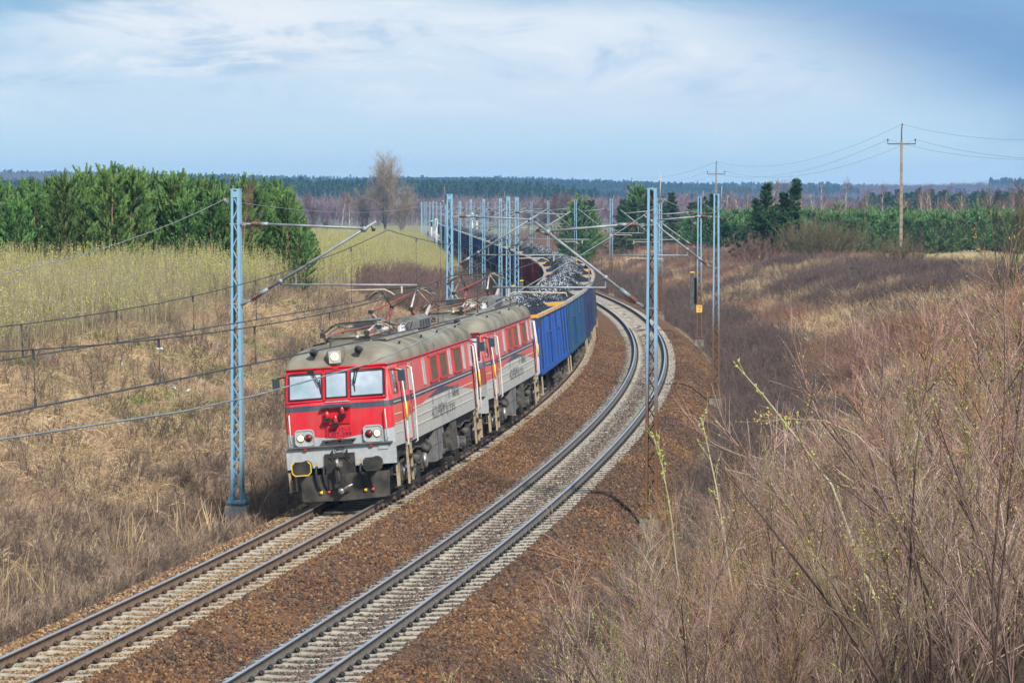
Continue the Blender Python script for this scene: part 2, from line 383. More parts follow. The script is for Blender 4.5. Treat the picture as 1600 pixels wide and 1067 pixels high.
bz = ballast_z(BS.ravel(), BU.ravel()) + (vnoise(bx, by, .28, 0)-.5)*.05 + (vnoise(bx, by, 1.3, 1)-.5)*.05*(np.abs(BU.ravel()+D12) > 1.35)*(np.abs(BU.ravel()) > 1.35)
_id = np.arange(BS.size).reshape(BS.shape)
bf = np.stack([_id[:-1, :-1], _id[:-1, 1:], _id[1:, 1:], _id[1:, :-1]], -1).reshape(-1, 4)
_fu = ((BU[:-1, :-1]+BU[1:, 1:])/2).ravel(); BM2 = mat('ballast_tan', (.10, .06, .035), (.30, .19, .095), scale=22, rough=.9, bump=.9, bscale=34, detail=3, lo=.3, hi=.7, spec=.2); BM3 = mat('ballast_grey', (.055, .045, .04), (.17, .13, .10), scale=22, rough=.9, bump=.9, bscale=34, detail=3, lo=.3, hi=.7, spec=.2)
tag(obj('ballast_bed', np_mesh('ballast_bed', np.stack([bx, by, bz], 1), bf, [BMAT, BM2, BM3], np.where(np.abs(_fu+D12) < 1.3, 1, np.where(np.abs(_fu) < 1.3, 2, 0)), smooth=True)), kind='structure')
# loose stones where they can be told apart
def stone(seed, sm=None):
    r = np.random.default_rng(seed); mb = bmesh.new(); bmesh.ops.create_icosphere(mb, subdivisions=1, radius=1)
    for v in mb.verts: v.co *= .62+.55*r.random(); v.co.z *= .75
    for v in mb.verts: v.co.x *= 1.2
    me = bpy.data.meshes.new('stone'); mb.to_mesh(me); mb.free()
    me.materials.append(sm or STONE); return me
def stone_material(nm, cols):
    m = bpy.data.materials.new(nm); m.use_nodes = True; nt = m.node_tree; N = nt.nodes; L = nt.links
    b = N['Principled BSDF']; b.inputs['Roughness'].default_value = .85; b.inputs['Specular IOR Level'].default_value = .25
    oi = N.new('ShaderNodeObjectInfo'); r = N.new('ShaderNodeValToRGB'); L.new(oi.outputs['Random'], r.inputs[0]); r.color_ramp.interpolation = 'CONSTANT'
    _ = [(.13, .062, .032), (.22, .10, .042), (.075, .045, .034), (.30, .16, .065), (.18, .085, .042), (.10, .06, .042), (.36, .235, .12), (.20, .09, .035), (.13, .10, .08), (.25, .125, .05), (.055, .038, .031), (.42, .32, .20)]
    e = r.color_ramp.elements
    while len(e) < len(cols): e.new(.5)
    for i, c in enumerate(cols): e[i].position = i/len(cols); e[i].color = (*c, 1)
    L.new(r.outputs[0], b.inputs['Base Color']); return m
STONE = stone_material('loose_stone', [(0.094, 0.045, 0.023), (0.158, 0.072, 0.030), (0.054, 0.032, 0.024), (0.202, 0.108, 0.047), (0.130, 0.061, 0.030), (0.072, 0.043, 0.030), (0.238, 0.158, 0.086), (0.144, 0.065, 0.025), (0.094, 0.072, 0.058), (0.173, 0.086, 0.036), (0.040, 0.027, 0.022), (0.144, 0.079, 0.043)])
STONE_TAN = stone_material('tan_stone', [(0.187, 0.111, 0.055), (0.255, 0.162, 0.081), (0.119, 0.068, 0.038), (0.306, 0.212, 0.119), (0.212, 0.128, 0.060), (0.085, 0.060, 0.043), (0.340, 0.255, 0.153), (0.170, 0.093, 0.043)])
STONE_GREY = stone_material('grey_stone', [(0.081, 0.063, 0.054), (0.117, 0.090, 0.077), (0.054, 0.045, 0.041), (0.153, 0.113, 0.090), (0.099, 0.063, 0.045), (0.041, 0.036, 0.034), (0.180, 0.144, 0.117), (0.126, 0.077, 0.050)])
STONE_DARK = stone_material('dark_stone', [(.06, .035, .024), (.10, .05, .028), (.045, .03, .024), (.14, .072, .036), (.075, .042, .028), (.03, .023, .02), (.12, .085, .06), (.09, .05, .032)])
SL = .588
def in_view(x, y, z, m=.03):
    d = y*math.cos(0.05011)-(z-7.493)*math.sin(0.05011); up = y*math.sin(0.05011)+(z-7.493)*math.cos(0.05011)
    return (d > 2) & (np.abs(x/d) < 0.1861+m) & (up/d > -0.1241-m) & (up/d < 0.1241+m)
def scatter_stones():
    n = 420000
    s = 33 + (160-33)*rng.random(n)**1.25; u = -D12-2.75 + (D12+2.75+3.3)*rng.random(n)
    keep = rng.random(n) < np.clip(1.25-s/190, .2, 1)
    for c in (-D12, 0):                                            # keep sleepers and rails clear
        ph = np.abs(((s-33) % SL)-SL/2); onsl = (ph > SL/2-.15) & (np.abs(u-c) < 1.28)
        mid = np.abs(u-c) < .33
        keep &= ~(onsl & (~mid | (rng.random(n) > .25)))
        keep &= np.abs(np.abs(u-c)-.75) > .12
    keep &= ~((np.abs(u+D12) < 1.5) & (s > 66) & (s < 150) & (u < -D12+1.0))
    s, u = s[keep], u[keep]; x, y = su2xy(s, u); z = ballast_z(s, u); k = in_view(x, y, z)
    x, y, z, u = x[k], y[k], z[k], u[k]; n = len(x)
    crib = (np.abs(u+D12) < 1.25) | (np.abs(u) < 1.25)
    sc = rng.uniform(.026, .047, n)*np.where(crib, .8, 1)
    tag(scatter('ballast_stones', np.stack([x, y, z+rng.uniform(-.012, .02, n)], 1), rng.uniform(0, 6.28, (n, 3)), sc, np.where(np.abs(u+D12) < 1.28, rng.integers(6, 9, n), np.where(np.abs(u) < 1.28, rng.integers(9, 12, n), np.where((u < -D12-1.2) & (rng.random(n) < .6), rng.integers(6, 9, n), np.where(rng.random(n) < np.clip(.15+.75*sstep(.42, .62, vnoise(x, y, 3.5, 2))*(u > -2.6), 0, 1)*np.where(u > 1.2, 1, .7), rng.integers(12, 15, n), rng.integers(0, 6, n))))), [stone(i) for i in range(6)]+[stone(10+i, STONE_TAN) for i in range(3)]+[stone(20+i, STONE_GREY) for i in range(3)]+[stone(30+i, STONE_DARK) for i in range(3)]),
        'loose rusty brown ballast stones strewn between and beside the two tracks', 'ballast stones')
scatter_stones()

# ================================================================ tracks
def rail_mats(track):
    head = mat('rail_head', (.66, .66, .68), (.82, .82, .84), scale=3, rough=.33, metal=.9)
    if track == 1: side = mat('rusty_rail_side', (.10, .066, .045), (.15, .10, .07), scale=9, rough=.7, bump=.2)
    else: side = mat('dark_rail_side', (.085, .072, .062), (.125, .105, .09), scale=9, rough=.65, bump=.2)
    return head, side
RP = [(-.075, -.172), (.075, -.172), (.075, -.160), (.010, -.142), (.010, -.045), (.036, -.034), (.036, -.006), (.028, 0), (-.028, 0), (-.036, -.006), (-.036, -.034), (-.010, -.045), (-.010, -.142), (-.075, -.160)]
_rs = np.concatenate([np.arange(-30, 300, 1.0), np.arange(300, 905, 4)])
def rail(track, side, parent):
    uc = (-D12 if track == 1 else 0)+side*.7535; V = []
    for du, dz in RP:
        x, y = su2xy(_rs, uc+du); V.append(np.stack([x, y, rail_z(_rs, uc+du, track)+dz], 1))
    V = np.stack(V, 1); n, k, _ = V.shape; F = []; mi = []
    for j in range(k):
        a = np.arange(n-1)*k+j; b = np.arange(n-1)*k+(j+1) % k
        F.append(np.stack([a, b, b+k, a+k], 1)); mi.append(np.full(n-1, 0 if j in (6, 7, 8) else 1))
    me = np_mesh('rail', V.reshape(-1, 3), np.concatenate(F), list(rail_mats(track)), np.concatenate(mi)); me.validate()
    return obj('rail', me, parent)
CONC = mat('sleeper_concrete', (.25, .222, .178), (.385, .345, .28), scale=4, rough=.9, bump=.25, inst=.14)
def sleeper_mesh():
    mb = MB(); prof = [(-1.25, -.20), (-.95, -.185), (-.55, -.178), (-.30, -.215), (0, -.232), (.30, -.215), (.55, -.178), (.95, -.185), (1.25, -.20)]
    for i in range(len(prof)-1):
        (a, za), (b, zb) = prof[i], prof[i+1]
        w = .105; w2 = .14
        mb.add([(w, a, za), (w, b, zb), (-w, b, zb), (-w, a, za), (w2, a, -.40), (w2, b, -.40), (-w2, b, -.40), (-w2, a, -.40)],
               [(0, 1, 2, 3), (0, 4, 5, 1), (3, 2, 6, 7)] + ([(0, 3, 7, 4)] if i == 0 else []) + ([(1, 5, 6, 2)] if i == len(prof)-2 else []))
    return mb.mesh('sleeper', CONC)
SLEEPER = sleeper_mesh()
def fastening_pts(M, mb, mi=0):
    for sd in (-.7535, .7535):
        for g in (-.135, .135):
            c = M @ Vector((0, sd+g, -.150)); ax = (M.to_3x3() @ Vector((1, 0, 0))); lat = (M.to_3x3() @ Vector((0, 1, 0))); up = M.to_3x3() @ Vector((0, 0, 1))
            pts = [c+ax*(-.075)+lat*(.03 if g > 0 else -.03), c+ax*(-.055)+up*.035, c+up*.05, c+ax*.055+up*.035, c+ax*.075+lat*(.03 if g > 0 else -.03)]
            mb.tube(pts, .020, 4, mi, smooth=True)
            mb.box(c+up*.002, (.09, .09, .045), mi, M.to_3x3())
for track in (2, 1):
    T = empty('railway_track'); T['kind'] = 'structure'
    for sd in (-1, 1): rail(track, sd, T)
    far = MB(); fast = MB(); k = 0; s = 33.0
    base = SLEEPER
    while s < 840:
        M = frame(s, track); 
        if 34 < s < 34+SL*298:
            o = obj('sleeper', SLEEPER, T); o.matrix_world = M @ Matrix.Rotation(random.uniform(-.012, .012), 4, 'Z')
            if s < 34+SL*230: fastening_pts(M, fast)
        else:
            far.add([M @ v.co for v in SLEEPER.vertices], [tuple(p.vertices) for p in SLEEPER.polygons])
        s += SL
    fo = far.build('sleeper', CONC, T); fo['kind'] = 'stuff'
    fm = mat('rusty_fastening', (.045, .025, .017), (.10, .05, .025), scale=20, rough=.8) if track == 1 else mat('black_fastening', (.018, .018, .018), (.04, .038, .036), scale=20, rough=.6)
    f2 = fast.build('rail_fastening', fm, T); f2['kind'] = 'stuff'
# ================================================================ locomotives
def paint_material(name, front_col, side_col, grey_front, grey_side):
    """livery of the body in its own coordinates: x forward, y to its left, z up from the rail"""
    m = bpy.data.materials.new(name); m.use_nodes = True; nt = m.node_tree; N = nt.nodes; L = nt.links
    b = N['Principled BSDF']; b.inputs['Specular IOR Level'].default_value = .5
    tc = N.new('ShaderNodeTexCoord'); sp = N.new('ShaderNodeSeparateXYZ'); L.new(tc.outputs['Object'], sp.inputs[0])
    x, y, z = sp.outputs
    def M(op, a, b_=None, c=None):
        n = N.new('ShaderNodeMath'); n.operation = op
        for i, v in enumerate((a, b_, c)):
            if v is None: continue
            if isinstance(v, (int, float)): n.inputs[i].default_value = v
            else: L.new(v, n.inputs[i])
        return n.outputs[0]
    def mix(f, a, c):
        n = N.new('ShaderNodeMix'); n.data_type = 'RGBA'; L.new(f, n.inputs[0])
        for i, v in ((6, a), (7, c)):
            if isinstance(v, tuple): n.inputs[i].default_value = (*v, 1)
            else: L.new(v, n.inputs[i])
        return n.outputs[2]
    def noise(sc, det=5, vec=None, rough=.6):
        n = N.new('ShaderNodeTexNoise'); n.inputs['Scale'].default_value = sc; n.inputs['Detail'].default_value = det; n.inputs['Roughness'].default_value = rough
        L.new(vec or tc.outputs['Object'], n.inputs[0]); return n.outputs[0]
    def ramp(v, a, c):
        n = N.new('ShaderNodeMapRange'); n.clamp = True; L.new(v, n.inputs[0]); n.inputs[1].default_value = a; n.inputs[2].default_value = c; return n.outputs[0]
    AND = lambda a, c: M('MULTIPLY', a, c)
    OR = lambda a, c: M('MAXIMUM', a, c)
    GT = lambda a, c: M('GREATER_THAN', a, c)
    front = OR(GT(x, 7.06), GT(-6.96, x)); above = GT(z, 2.38); stripe = AND(above, GT(2.525, z))
    l1 = GT(z, M('MULTIPLY_ADD', x, -.0824, 2.47)); l2 = GT(z, M('MULTIPLY_ADD', x, .083, 2.38))
    redside = OR(AND(GT(x, 1.21), l1), AND(GT(0.0, x), l2)); darkw = GT(z, 2.225)
    vf = GT(z, M('MULTIPLY_ADD', M('ABSOLUTE', y), .145, 1.66))
    lower = mix(redside, mix(darkw, grey_side, (.055, .06, .085)), side_col)
    lowerf = mix(vf, grey_front, front_col)
    side = mix(above, lower, side_col); fr = mix(above, lowerf, front_col)
    col = mix(stripe, mix(front, side, fr), (.035, .04, .065))
    # wear: streaks running down and grime
    mp = N.new('ShaderNodeMapping'); L.new(tc.outputs['Object'], mp.inputs[0]); mp.inputs[3].default_value = (5, 5, .5)
    streak = ramp(noise(1.5, 6, mp.outputs[0]), .48, .75); blot = ramp(noise(1.3, 8), .42, .75)
    grime = M('MULTIPLY', ramp(z, 2.1, 1.35), .30)
    col = mix(M('MULTIPLY', streak, .30), col, (.16, .13, .10)); col = mix(M('MULTIPLY', blot, .16), col, (.33, .28, .24))
    col = mix(M('MULTIPLY', grime, noise(6, 6)), col, (.09, .075, .06))
    L.new(col, b.inputs['Base Color'])
    rr = N.new('ShaderNodeMapRange'); L.new(noise(3, 6), rr.inputs[0]); rr.inputs[3].default_value = .25; rr.inputs[4].default_value = .6; L.new(rr.outputs[0], b.inputs['Roughness'])
    bn = N.new('ShaderNodeBump'); bn.inputs['Strength'].default_value = .12; bn.inputs['Distance'].default_value = .05; L.new(noise(1.6, 3), bn.inputs['Height']); L.new(bn.outputs[0], b.inputs['Normal'])
    return m
M_ROOF = mat('roof_grey', (.105, .088, .062), (.225, .20, .155), scale=1.3, rough=.75, bump=.1, detail=8)
M_BLACK = mat('underframe_black', (.012, .012, .012), (.045, .04, .034), scale=5, rough=.65, detail=7)
M_GRIME = mat('bogie_grime', (.022, .02, .018), (.12, .108, .09), scale=7, rough=.75, detail=7, bump=.3)
M_BOXGREY = mat('equipment_grey', (.10, .095, .095), (.17, .16, .155), scale=4, rough=.7, detail=6)
M_GLASS = mat('cab_glass', (.20, .31, .33), (.42, .52, .56), scale=1.3, rough=.06, spec=.9, c3=(.33, .36, .43))  # pale tones paint sky reflection and a rainbow sheen into the panes
M_DARKGLASS = mat('side_glass', (.10, .13, .125), (.16, .19, .18), scale=2, rough=.08, spec=.8)
M_RUBBER = mat('rubber', (.018, .018, .02), rough=.7)
M_WHITE = mat('handrail_white', (.46, .44, .40), (.62, .60, .56), scale=4, rough=.5)
M_YELLOW = mat('yellow_paint', (.75, .48, .02), rough=.5)
M_STEEL = mat('worn_steel', (.22, .21, .20), (.42, .40, .37), scale=8, rough=.45, metal=.6)
M_SLATE = mat('dark_slate_panel', (.03, .045, .06), rough=.6)
M_TAN = mat('weathered_wood_step', (.30, .22, .13), (.42, .33, .22), scale=9, rough=.85)
M_PAN = mat('pantograph_tube', (.16, .13, .09), (.27, .23, .17), scale=5, rough=.6, metal=.3)
M_PANRED = mat('pantograph_red', (.30, .035, .03), (.20, .09, .07), scale=4, rough=.5)
M_PANPALE = mat('pantograph_pale', (.36, .28, .25), (.50, .43, .39), scale=4, rough=.5)
M_INS = mat('insulator_brown', (.10, .03, .018), (.16, .06, .035), scale=9, rough=.25)
M_LAMPW = emis('lamp_lit_warm', (1, .70, .28), 1.3)
M_LAMPC = emis('lamp_lit_core', (1, .90, .62), 3)
M_LAMPR = mat('tail_lamp_red', (.16, .012, .015), rough=.2)
M_REDPLASTIC = mat('red_lamp_plastic', (.34, .015, .018), (.46, .04, .04), scale=4, rough=.22, spec=.6)
M_CREAM = mat('moulding_cream', (.42, .36, .27), (.52, .46, .36), scale=6, rough=.7)
M_LETTER = mat('letter_black', (.05, .05, .055), (.20, .20, .20), scale=14, rough=.7)
M_LETTERN = mat('number_black', (.05, .008, .02), rough=.6)
M_WIRE = mat('wire_dark', (.05, .05, .052), (.09, .09, .09), scale=3, rough=.5, metal=.5)

def text_part(txt, size, M, mt, parent, name, sx=1.0, align='CENTER', weight=0.0):
    c = bpy.data.curves.new(name, 'FONT'); c.body = txt; c.size = size; c.align_x = align; c.align_y = 'CENTER'; c.extrude = .003; c.offset = weight; c.resolution_u = 3
    o = bpy.data.objects.new(name, c); COL.objects.link(o); dg = bpy.context.evaluated_depsgraph_get()
    me = bpy.data.meshes.new_from_object(o.evaluated_get(dg)); bpy.data.objects.remove(o); bpy.data.curves.remove(c)
    me.transform(Matrix.Diagonal((sx, 1, 1, 1))); me.transform(M); me.materials.clear(); me.materials.append(mt)
    o = bpy.data.objects.new(name, me); COL.objects.link(o); setparent(o, parent); o['kind'] = 'stuff'; return o
def side_mat(x, y, z):                                               # text plane on the left side, reading towards -x... seen from +y
    return Matrix(((-1, 0, 0, x), (0, 0, 1, y), (0, 1, 0, z), (0, 0, 0, 1)))
def side_mat_r(x, y, z): return Matrix(((1, 0, 0, x), (0, 0, -1, y), (0, 1, 0, z), (0, 0, 0, 1)))

LEV = [1.38, 1.50, 1.86, 2.38, 2.525, 3.40]
def xf(z): return float(np.interp(z, [1.38, 1.5, 2.38, 2.525, 3.4], [7.22, 7.25, 7.27, 7.25, 6.98]))
def wf(z): return float(np.interp(z, [1.38, 2.5, 3.4], [1.34, 1.33, 1.27]))
def ws(z): return float(np.interp(z, [1.38, 2.5, 3.4], [1.485, 1.485, 1.45]))
def body_y(x, z):
    a = abs(x)-(.0 if x > 0 else .12)
    return ws(z) if a < 5.3 else float(np.interp(a, [5.3, xf(z)-.1], [ws(z), wf(z)]))
def body_mesh():
    mb = MB(); rings = []
    for z in LEV:
        h = [(xf(z), 0), (xf(z)-.005, .5*wf(z)), (xf(z)-.03, wf(z)-.16), (xf(z)-.07, wf(z)-.05), (xf(z)-.15, wf(z)+.004), (5.3, ws(z))]
        front = h; rear = [(-p[0]+.12, p[1]) for p in reversed(h)]
        pts = front + rear                                            # +y half from front centre to rear centre
        full = pts + [(p[0], -p[1]) for p in reversed(pts[1:-1])]
        rings.append([(px, py, z) for px, py in full])
    n = len(rings[0]); vs = [p for r in rings for p in r]
    fs = [(i*n+k, i*n+(k+1) % n, (i+1)*n+(k+1) % n, (i+1)*n+k) for i in range(len(rings)-1) for k in range(n)]
    fs.append(tuple(range(n)))
    mb.add(vs, fs); return mb
def roof_mesh():
    mb = MB(); st = []
    for x, k, wd in [(6.99, .10, 0), (6.96, .30, 0), (6.86, .52, 0), (6.66, .72, 0), (6.3, .88, 0), (5.8, .97, 0), (5.3, 1, 0), (-5.18, 1, 0), (-5.7, .97, 0), (-6.2, .88, 0), (-6.55, .72, 0), (-6.76, .50, 0), (-6.84, .3, 0), (-6.87, .1, 0)]:
        a = abs(x)-(0 if x > 0 else .12)+.0
        w = 1.45+.03 if abs(x) <= 5.3 else float(np.interp(abs(x)+(0 if x > 0 else .12), [5.3, 6.95, 7.0], [1.48, 1.30, 1.26]))
        ring = []
        for yy, zz in [(1, 0), (1.0, .06), (.965, .22), (.88, .36), (.72, .46), (.5, .52), (.25, .55), (0, .56)]:
            ring.append((yy*w, 3.385+zz*k if zz > 0 else 3.385))
        full = ring+[(-a_, b_) for a_, b_ in reversed(ring[:-1])]
        st.append([(x, a_, b_) for a_, b_ in full])
    n = len(st[0]); vs = [p for r in st for p in r]
    fs = [(i*n+k, i*n+k+1, (i+1)*n+k+1, (i+1)*n+k) for i in range(len(st)-1) for k in range(n-1)]
    mb.add(vs, fs, 0, True)
    mb.add(st[0], [tuple(range(n))]); mb.add(st[-1], [tuple(range(n))[::-1]])
    return mb
def pane_on_front(y0, y1, z0, z1, off, sgn=1):
    f = lambda y, z: ((xf(z)+off)*sgn+(0 if sgn > 0 else .12), y, z)
    return [f(y0, z0), f(y1, z0), f(y1, z1), f(y0, z1)]
def slab(mb, quad, thick, nrm, mi=0):
    n = Vector(nrm)*thick; q = [Vector(p) for p in quad]; o = [p+n for p in q]
    mb.add(q+o, [(4, 5, 6, 7), (0, 1, 5, 4), (1, 2, 6, 5), (2, 3, 7, 6), (3, 0, 4, 7)], mi)
def frame_ring(mb, quad, w, thick, nrm, mi=0):
    q = [Vector(p) for p in quad]
    for i in range(4):
        a, b_ = q[i], q[(i+1) % 4]; d = (b_-a).normalized()
        mb.bar(a-d*w/2+Vector(nrm)*thick*.5, b_+d*w/2+Vector(nrm)*thick*.5, w, thick, mi, up=nrm)

def pantograph(root, xc, raised):
    """diamond pantograph on four insulators"""
    P = empty('pantograph', None, None); setparent(P, root); P.location = (xc, 0, 3.94)
    P['label'] = 'raised pantograph touching the contact wire' if raised else 'folded pantograph lying on the roof'
    bs = MB()
    for yy in (-.55, .55): bs.tube([(-1.55, yy, .12), (1.55, yy, .12)], .05, 6)
    for xx in (-1.5, -.5, .5, 1.5): bs.tube([(xx, -.6, .12), (xx, .6, .12)], .035, 6)
    bs.tube([(-1.2, .2, .16), (1.2, .2, .16)], .07, 8); bs.box((0, -.2, .19), (.5, .28, .16)); bs.box((.9, .25, .18), (.35, .2, .12))
    bs.build('base_frame', M_PAN, P)
    for xx in (-1.4, 1.4):
        for yy in (-.55, .55):
            mb = MB(); mb.tube([(xx, yy, -.10), (xx, yy, -.05), (xx, yy, -.049), (xx, yy, .0), (xx, yy, .001), (xx, yy, .10)], [.05, .09, .05, .09, .05, .04], 8); mb.build('insulator', M_INS, P)
    kz, hz, kx = (.54, 1.0, 1.62) if raised else (.20, .34, 1.85)
    for yy in (-.5, .5):
        for sx in (-1, 1):
            la = MB(); la.tube([(sx*.55, yy*1.05, .16), (sx*kx, yy*1.12, kz)], [.06, .045], 6, 0); la.box((sx*kx, yy*1.12, kz), (.1, .12, .1), 1)
            la.build('lower_arm', [M_PANRED if (sx > 0) == (yy > 0) else M_PANPALE, M_BLACK], P)
            ua = MB(); ua.tube([(sx*kx, yy*1.12, kz), (sx*.14, yy*.95, hz)], .028, 6); ua.build('upper_arm', M_PANPALE if yy > 0 else M_PAN, P)
    for sx in (-1, 1):
        br = MB(); br.tube([(sx*kx, -.56, kz), (sx*.2, .47, hz-.02)], .02, 5); br.build('cross_brace', M_PANRED if sx > 0 else M_PAN, P)
    for sx in (-1, 1):
        hd = MB(); hx = sx*.28
        hd.tube([(hx, -.95, hz-.16), (hx, -.80, hz-.03), (hx, -.62, hz+.06), (hx, .62, hz+.06), (hx, .80, hz-.03), (hx, .95, hz-.16)], .027, 6)
        hd.box((hx, 0, hz+.085), (.06, 1.1, .03), 1); hd.bar((hx, -.45, hz+.05), (0, -.47, hz), .04, .04); hd.bar((hx, .45, hz+.05), (0, .47, hz), .04, .04)
        hd.build('collector_strip', [M_PAN, M_BLACK], P)
    for yy in (-.95, .95):
        hn = MB(); hn.tube([(-.28, yy*.66, hz+.05), (-.1, yy*1.0, hz-.06), (.1, yy*1.0, hz-.06), (.28, yy*.66, hz+.05)], .018, 5); hn.build('horn_wire', M_WIRE, P)
    return P

def wheelset_bogie(root, xc, fr=True):
    B = MB()
    for yy in (-1.02, 1.02):
        B.prism([(-2.15, .78), (-1.9, .98), (-.7, 1.02), (-.45, .80), (.45, .80), (.7, 1.02), (1.9, .98), (2.15, .78), (2.15, .62), (1.9, .60), (.6, .66), (-.6, .66), (-1.9, .60), (-2.15, .62)], yy-.07, yy+.07)
        for p in B.v[-28:]: pass
    B.box((-2.12, 0, .72), (.12, 2.1, .22)); B.box((2.12, 0, .72), (.12, 2.1, .22)); B.box((0, 0, .74), (.5, 2.0, .25))
    o = B.build('bogie_frame', M_BLACK, root); o.location = (xc, 0, 0)
    for ax in (-1.525, 1.525):
        for yy in (-1, 1):
            w = MB(); yw = yy*.75
            w.tube([(0, yw-.07*yy, 0), (0, yw-.035*yy, 0), (0, yw-.03*yy, 0), (0, yw+.06*yy, 0)], [.655, .655, .625, .62], 28); w.cyl((0, yw+.065*yy, 0), (0, 1, 0), .50, .02, 24, 1); w.cyl((0, yw+.10*yy, 0), (0, 1, 0), .14, .10, 12, 1)
            o = w.build('wheel', [M_BLACK, M_GRIME], root); o.location = (xc+ax, 0, .625)
            a = MB(); a.box((0, yy*1.14, .64), (.40, .22, .40), 0); a.tube([(0, yy*1.25, .64), (0, yy*1.32, .64), (0, yy*1.335, .64)], [.20, .19, .13], 14, 1)
            a.box((0, yy*1.16, .42), (.30, .12, .10), 0)
            a.box((-.33, yy*1.17, .70), (.10, .12, .46), 0); a.box((.33, yy*1.17, .70), (.10, .12, .46), 0)
            o = a.build('axle_box', [M_GRIME, M_STEEL], root); o.location = (xc+ax, 0, 0)
            sp = MB()
            for sx in (-.52, .52):
                pts = [(sx+.085*math.cos(t*2.1), yy*1.15+.085*math.sin(t*2.1), .66+t*.021) for t in range(22)]; sp.tube(pts, .02, 5)
                sp.cyl((sx, yy*1.15, .63), (0, 0, 1), .12, .05, 10); sp.cyl((sx, yy*1.15, 1.13), (0, 0, 1), .11, .05, 10)
            o = sp.build('coil_spring', M_GRIME, root); o.location = (xc+ax, 0, 0)
    for yy in (-1, 1):
        d = MB(); d.tube([(-.75, yy*1.22, .95), (-.2, yy*1.24, .62), (0, yy*1.24, .60)], .05, 7, 0); d.cyl((.35, yy*1.2, .55), (0, 1, 0), .17, .3, 14, 1); d.tube([(.35, yy*1.3, .55), (1.0, yy*1.28, .42)], .035, 6, 0)
        d.box((-.95, yy*1.16, .36), (.12, .10, .42), 0); d.box((.95, yy*1.16, .36), (.12, .10, .42), 0)
        d.prism([(-.25, .55), (.25, .55), (.32, .28), (-.1, .22)], yy*1.08, yy*1.22, 'xz', 0); d.cyl((-.55, yy*1.22, .80), (1, 0, 0), .10, .45, 10, 1)
        d.tube([(-1.9, yy*1.22, 1.12), (-1.2, yy*1.26, 1.02), (-.3, yy*1.26, 1.10), (.6, yy*1.25, 1.0), (1.9, yy*1.2, 1.12)], .025, 5, 1)
        o = d.build('brake_rigging', [M_BLACK, M_GRIME], root); o.location = (xc, 0, 0)

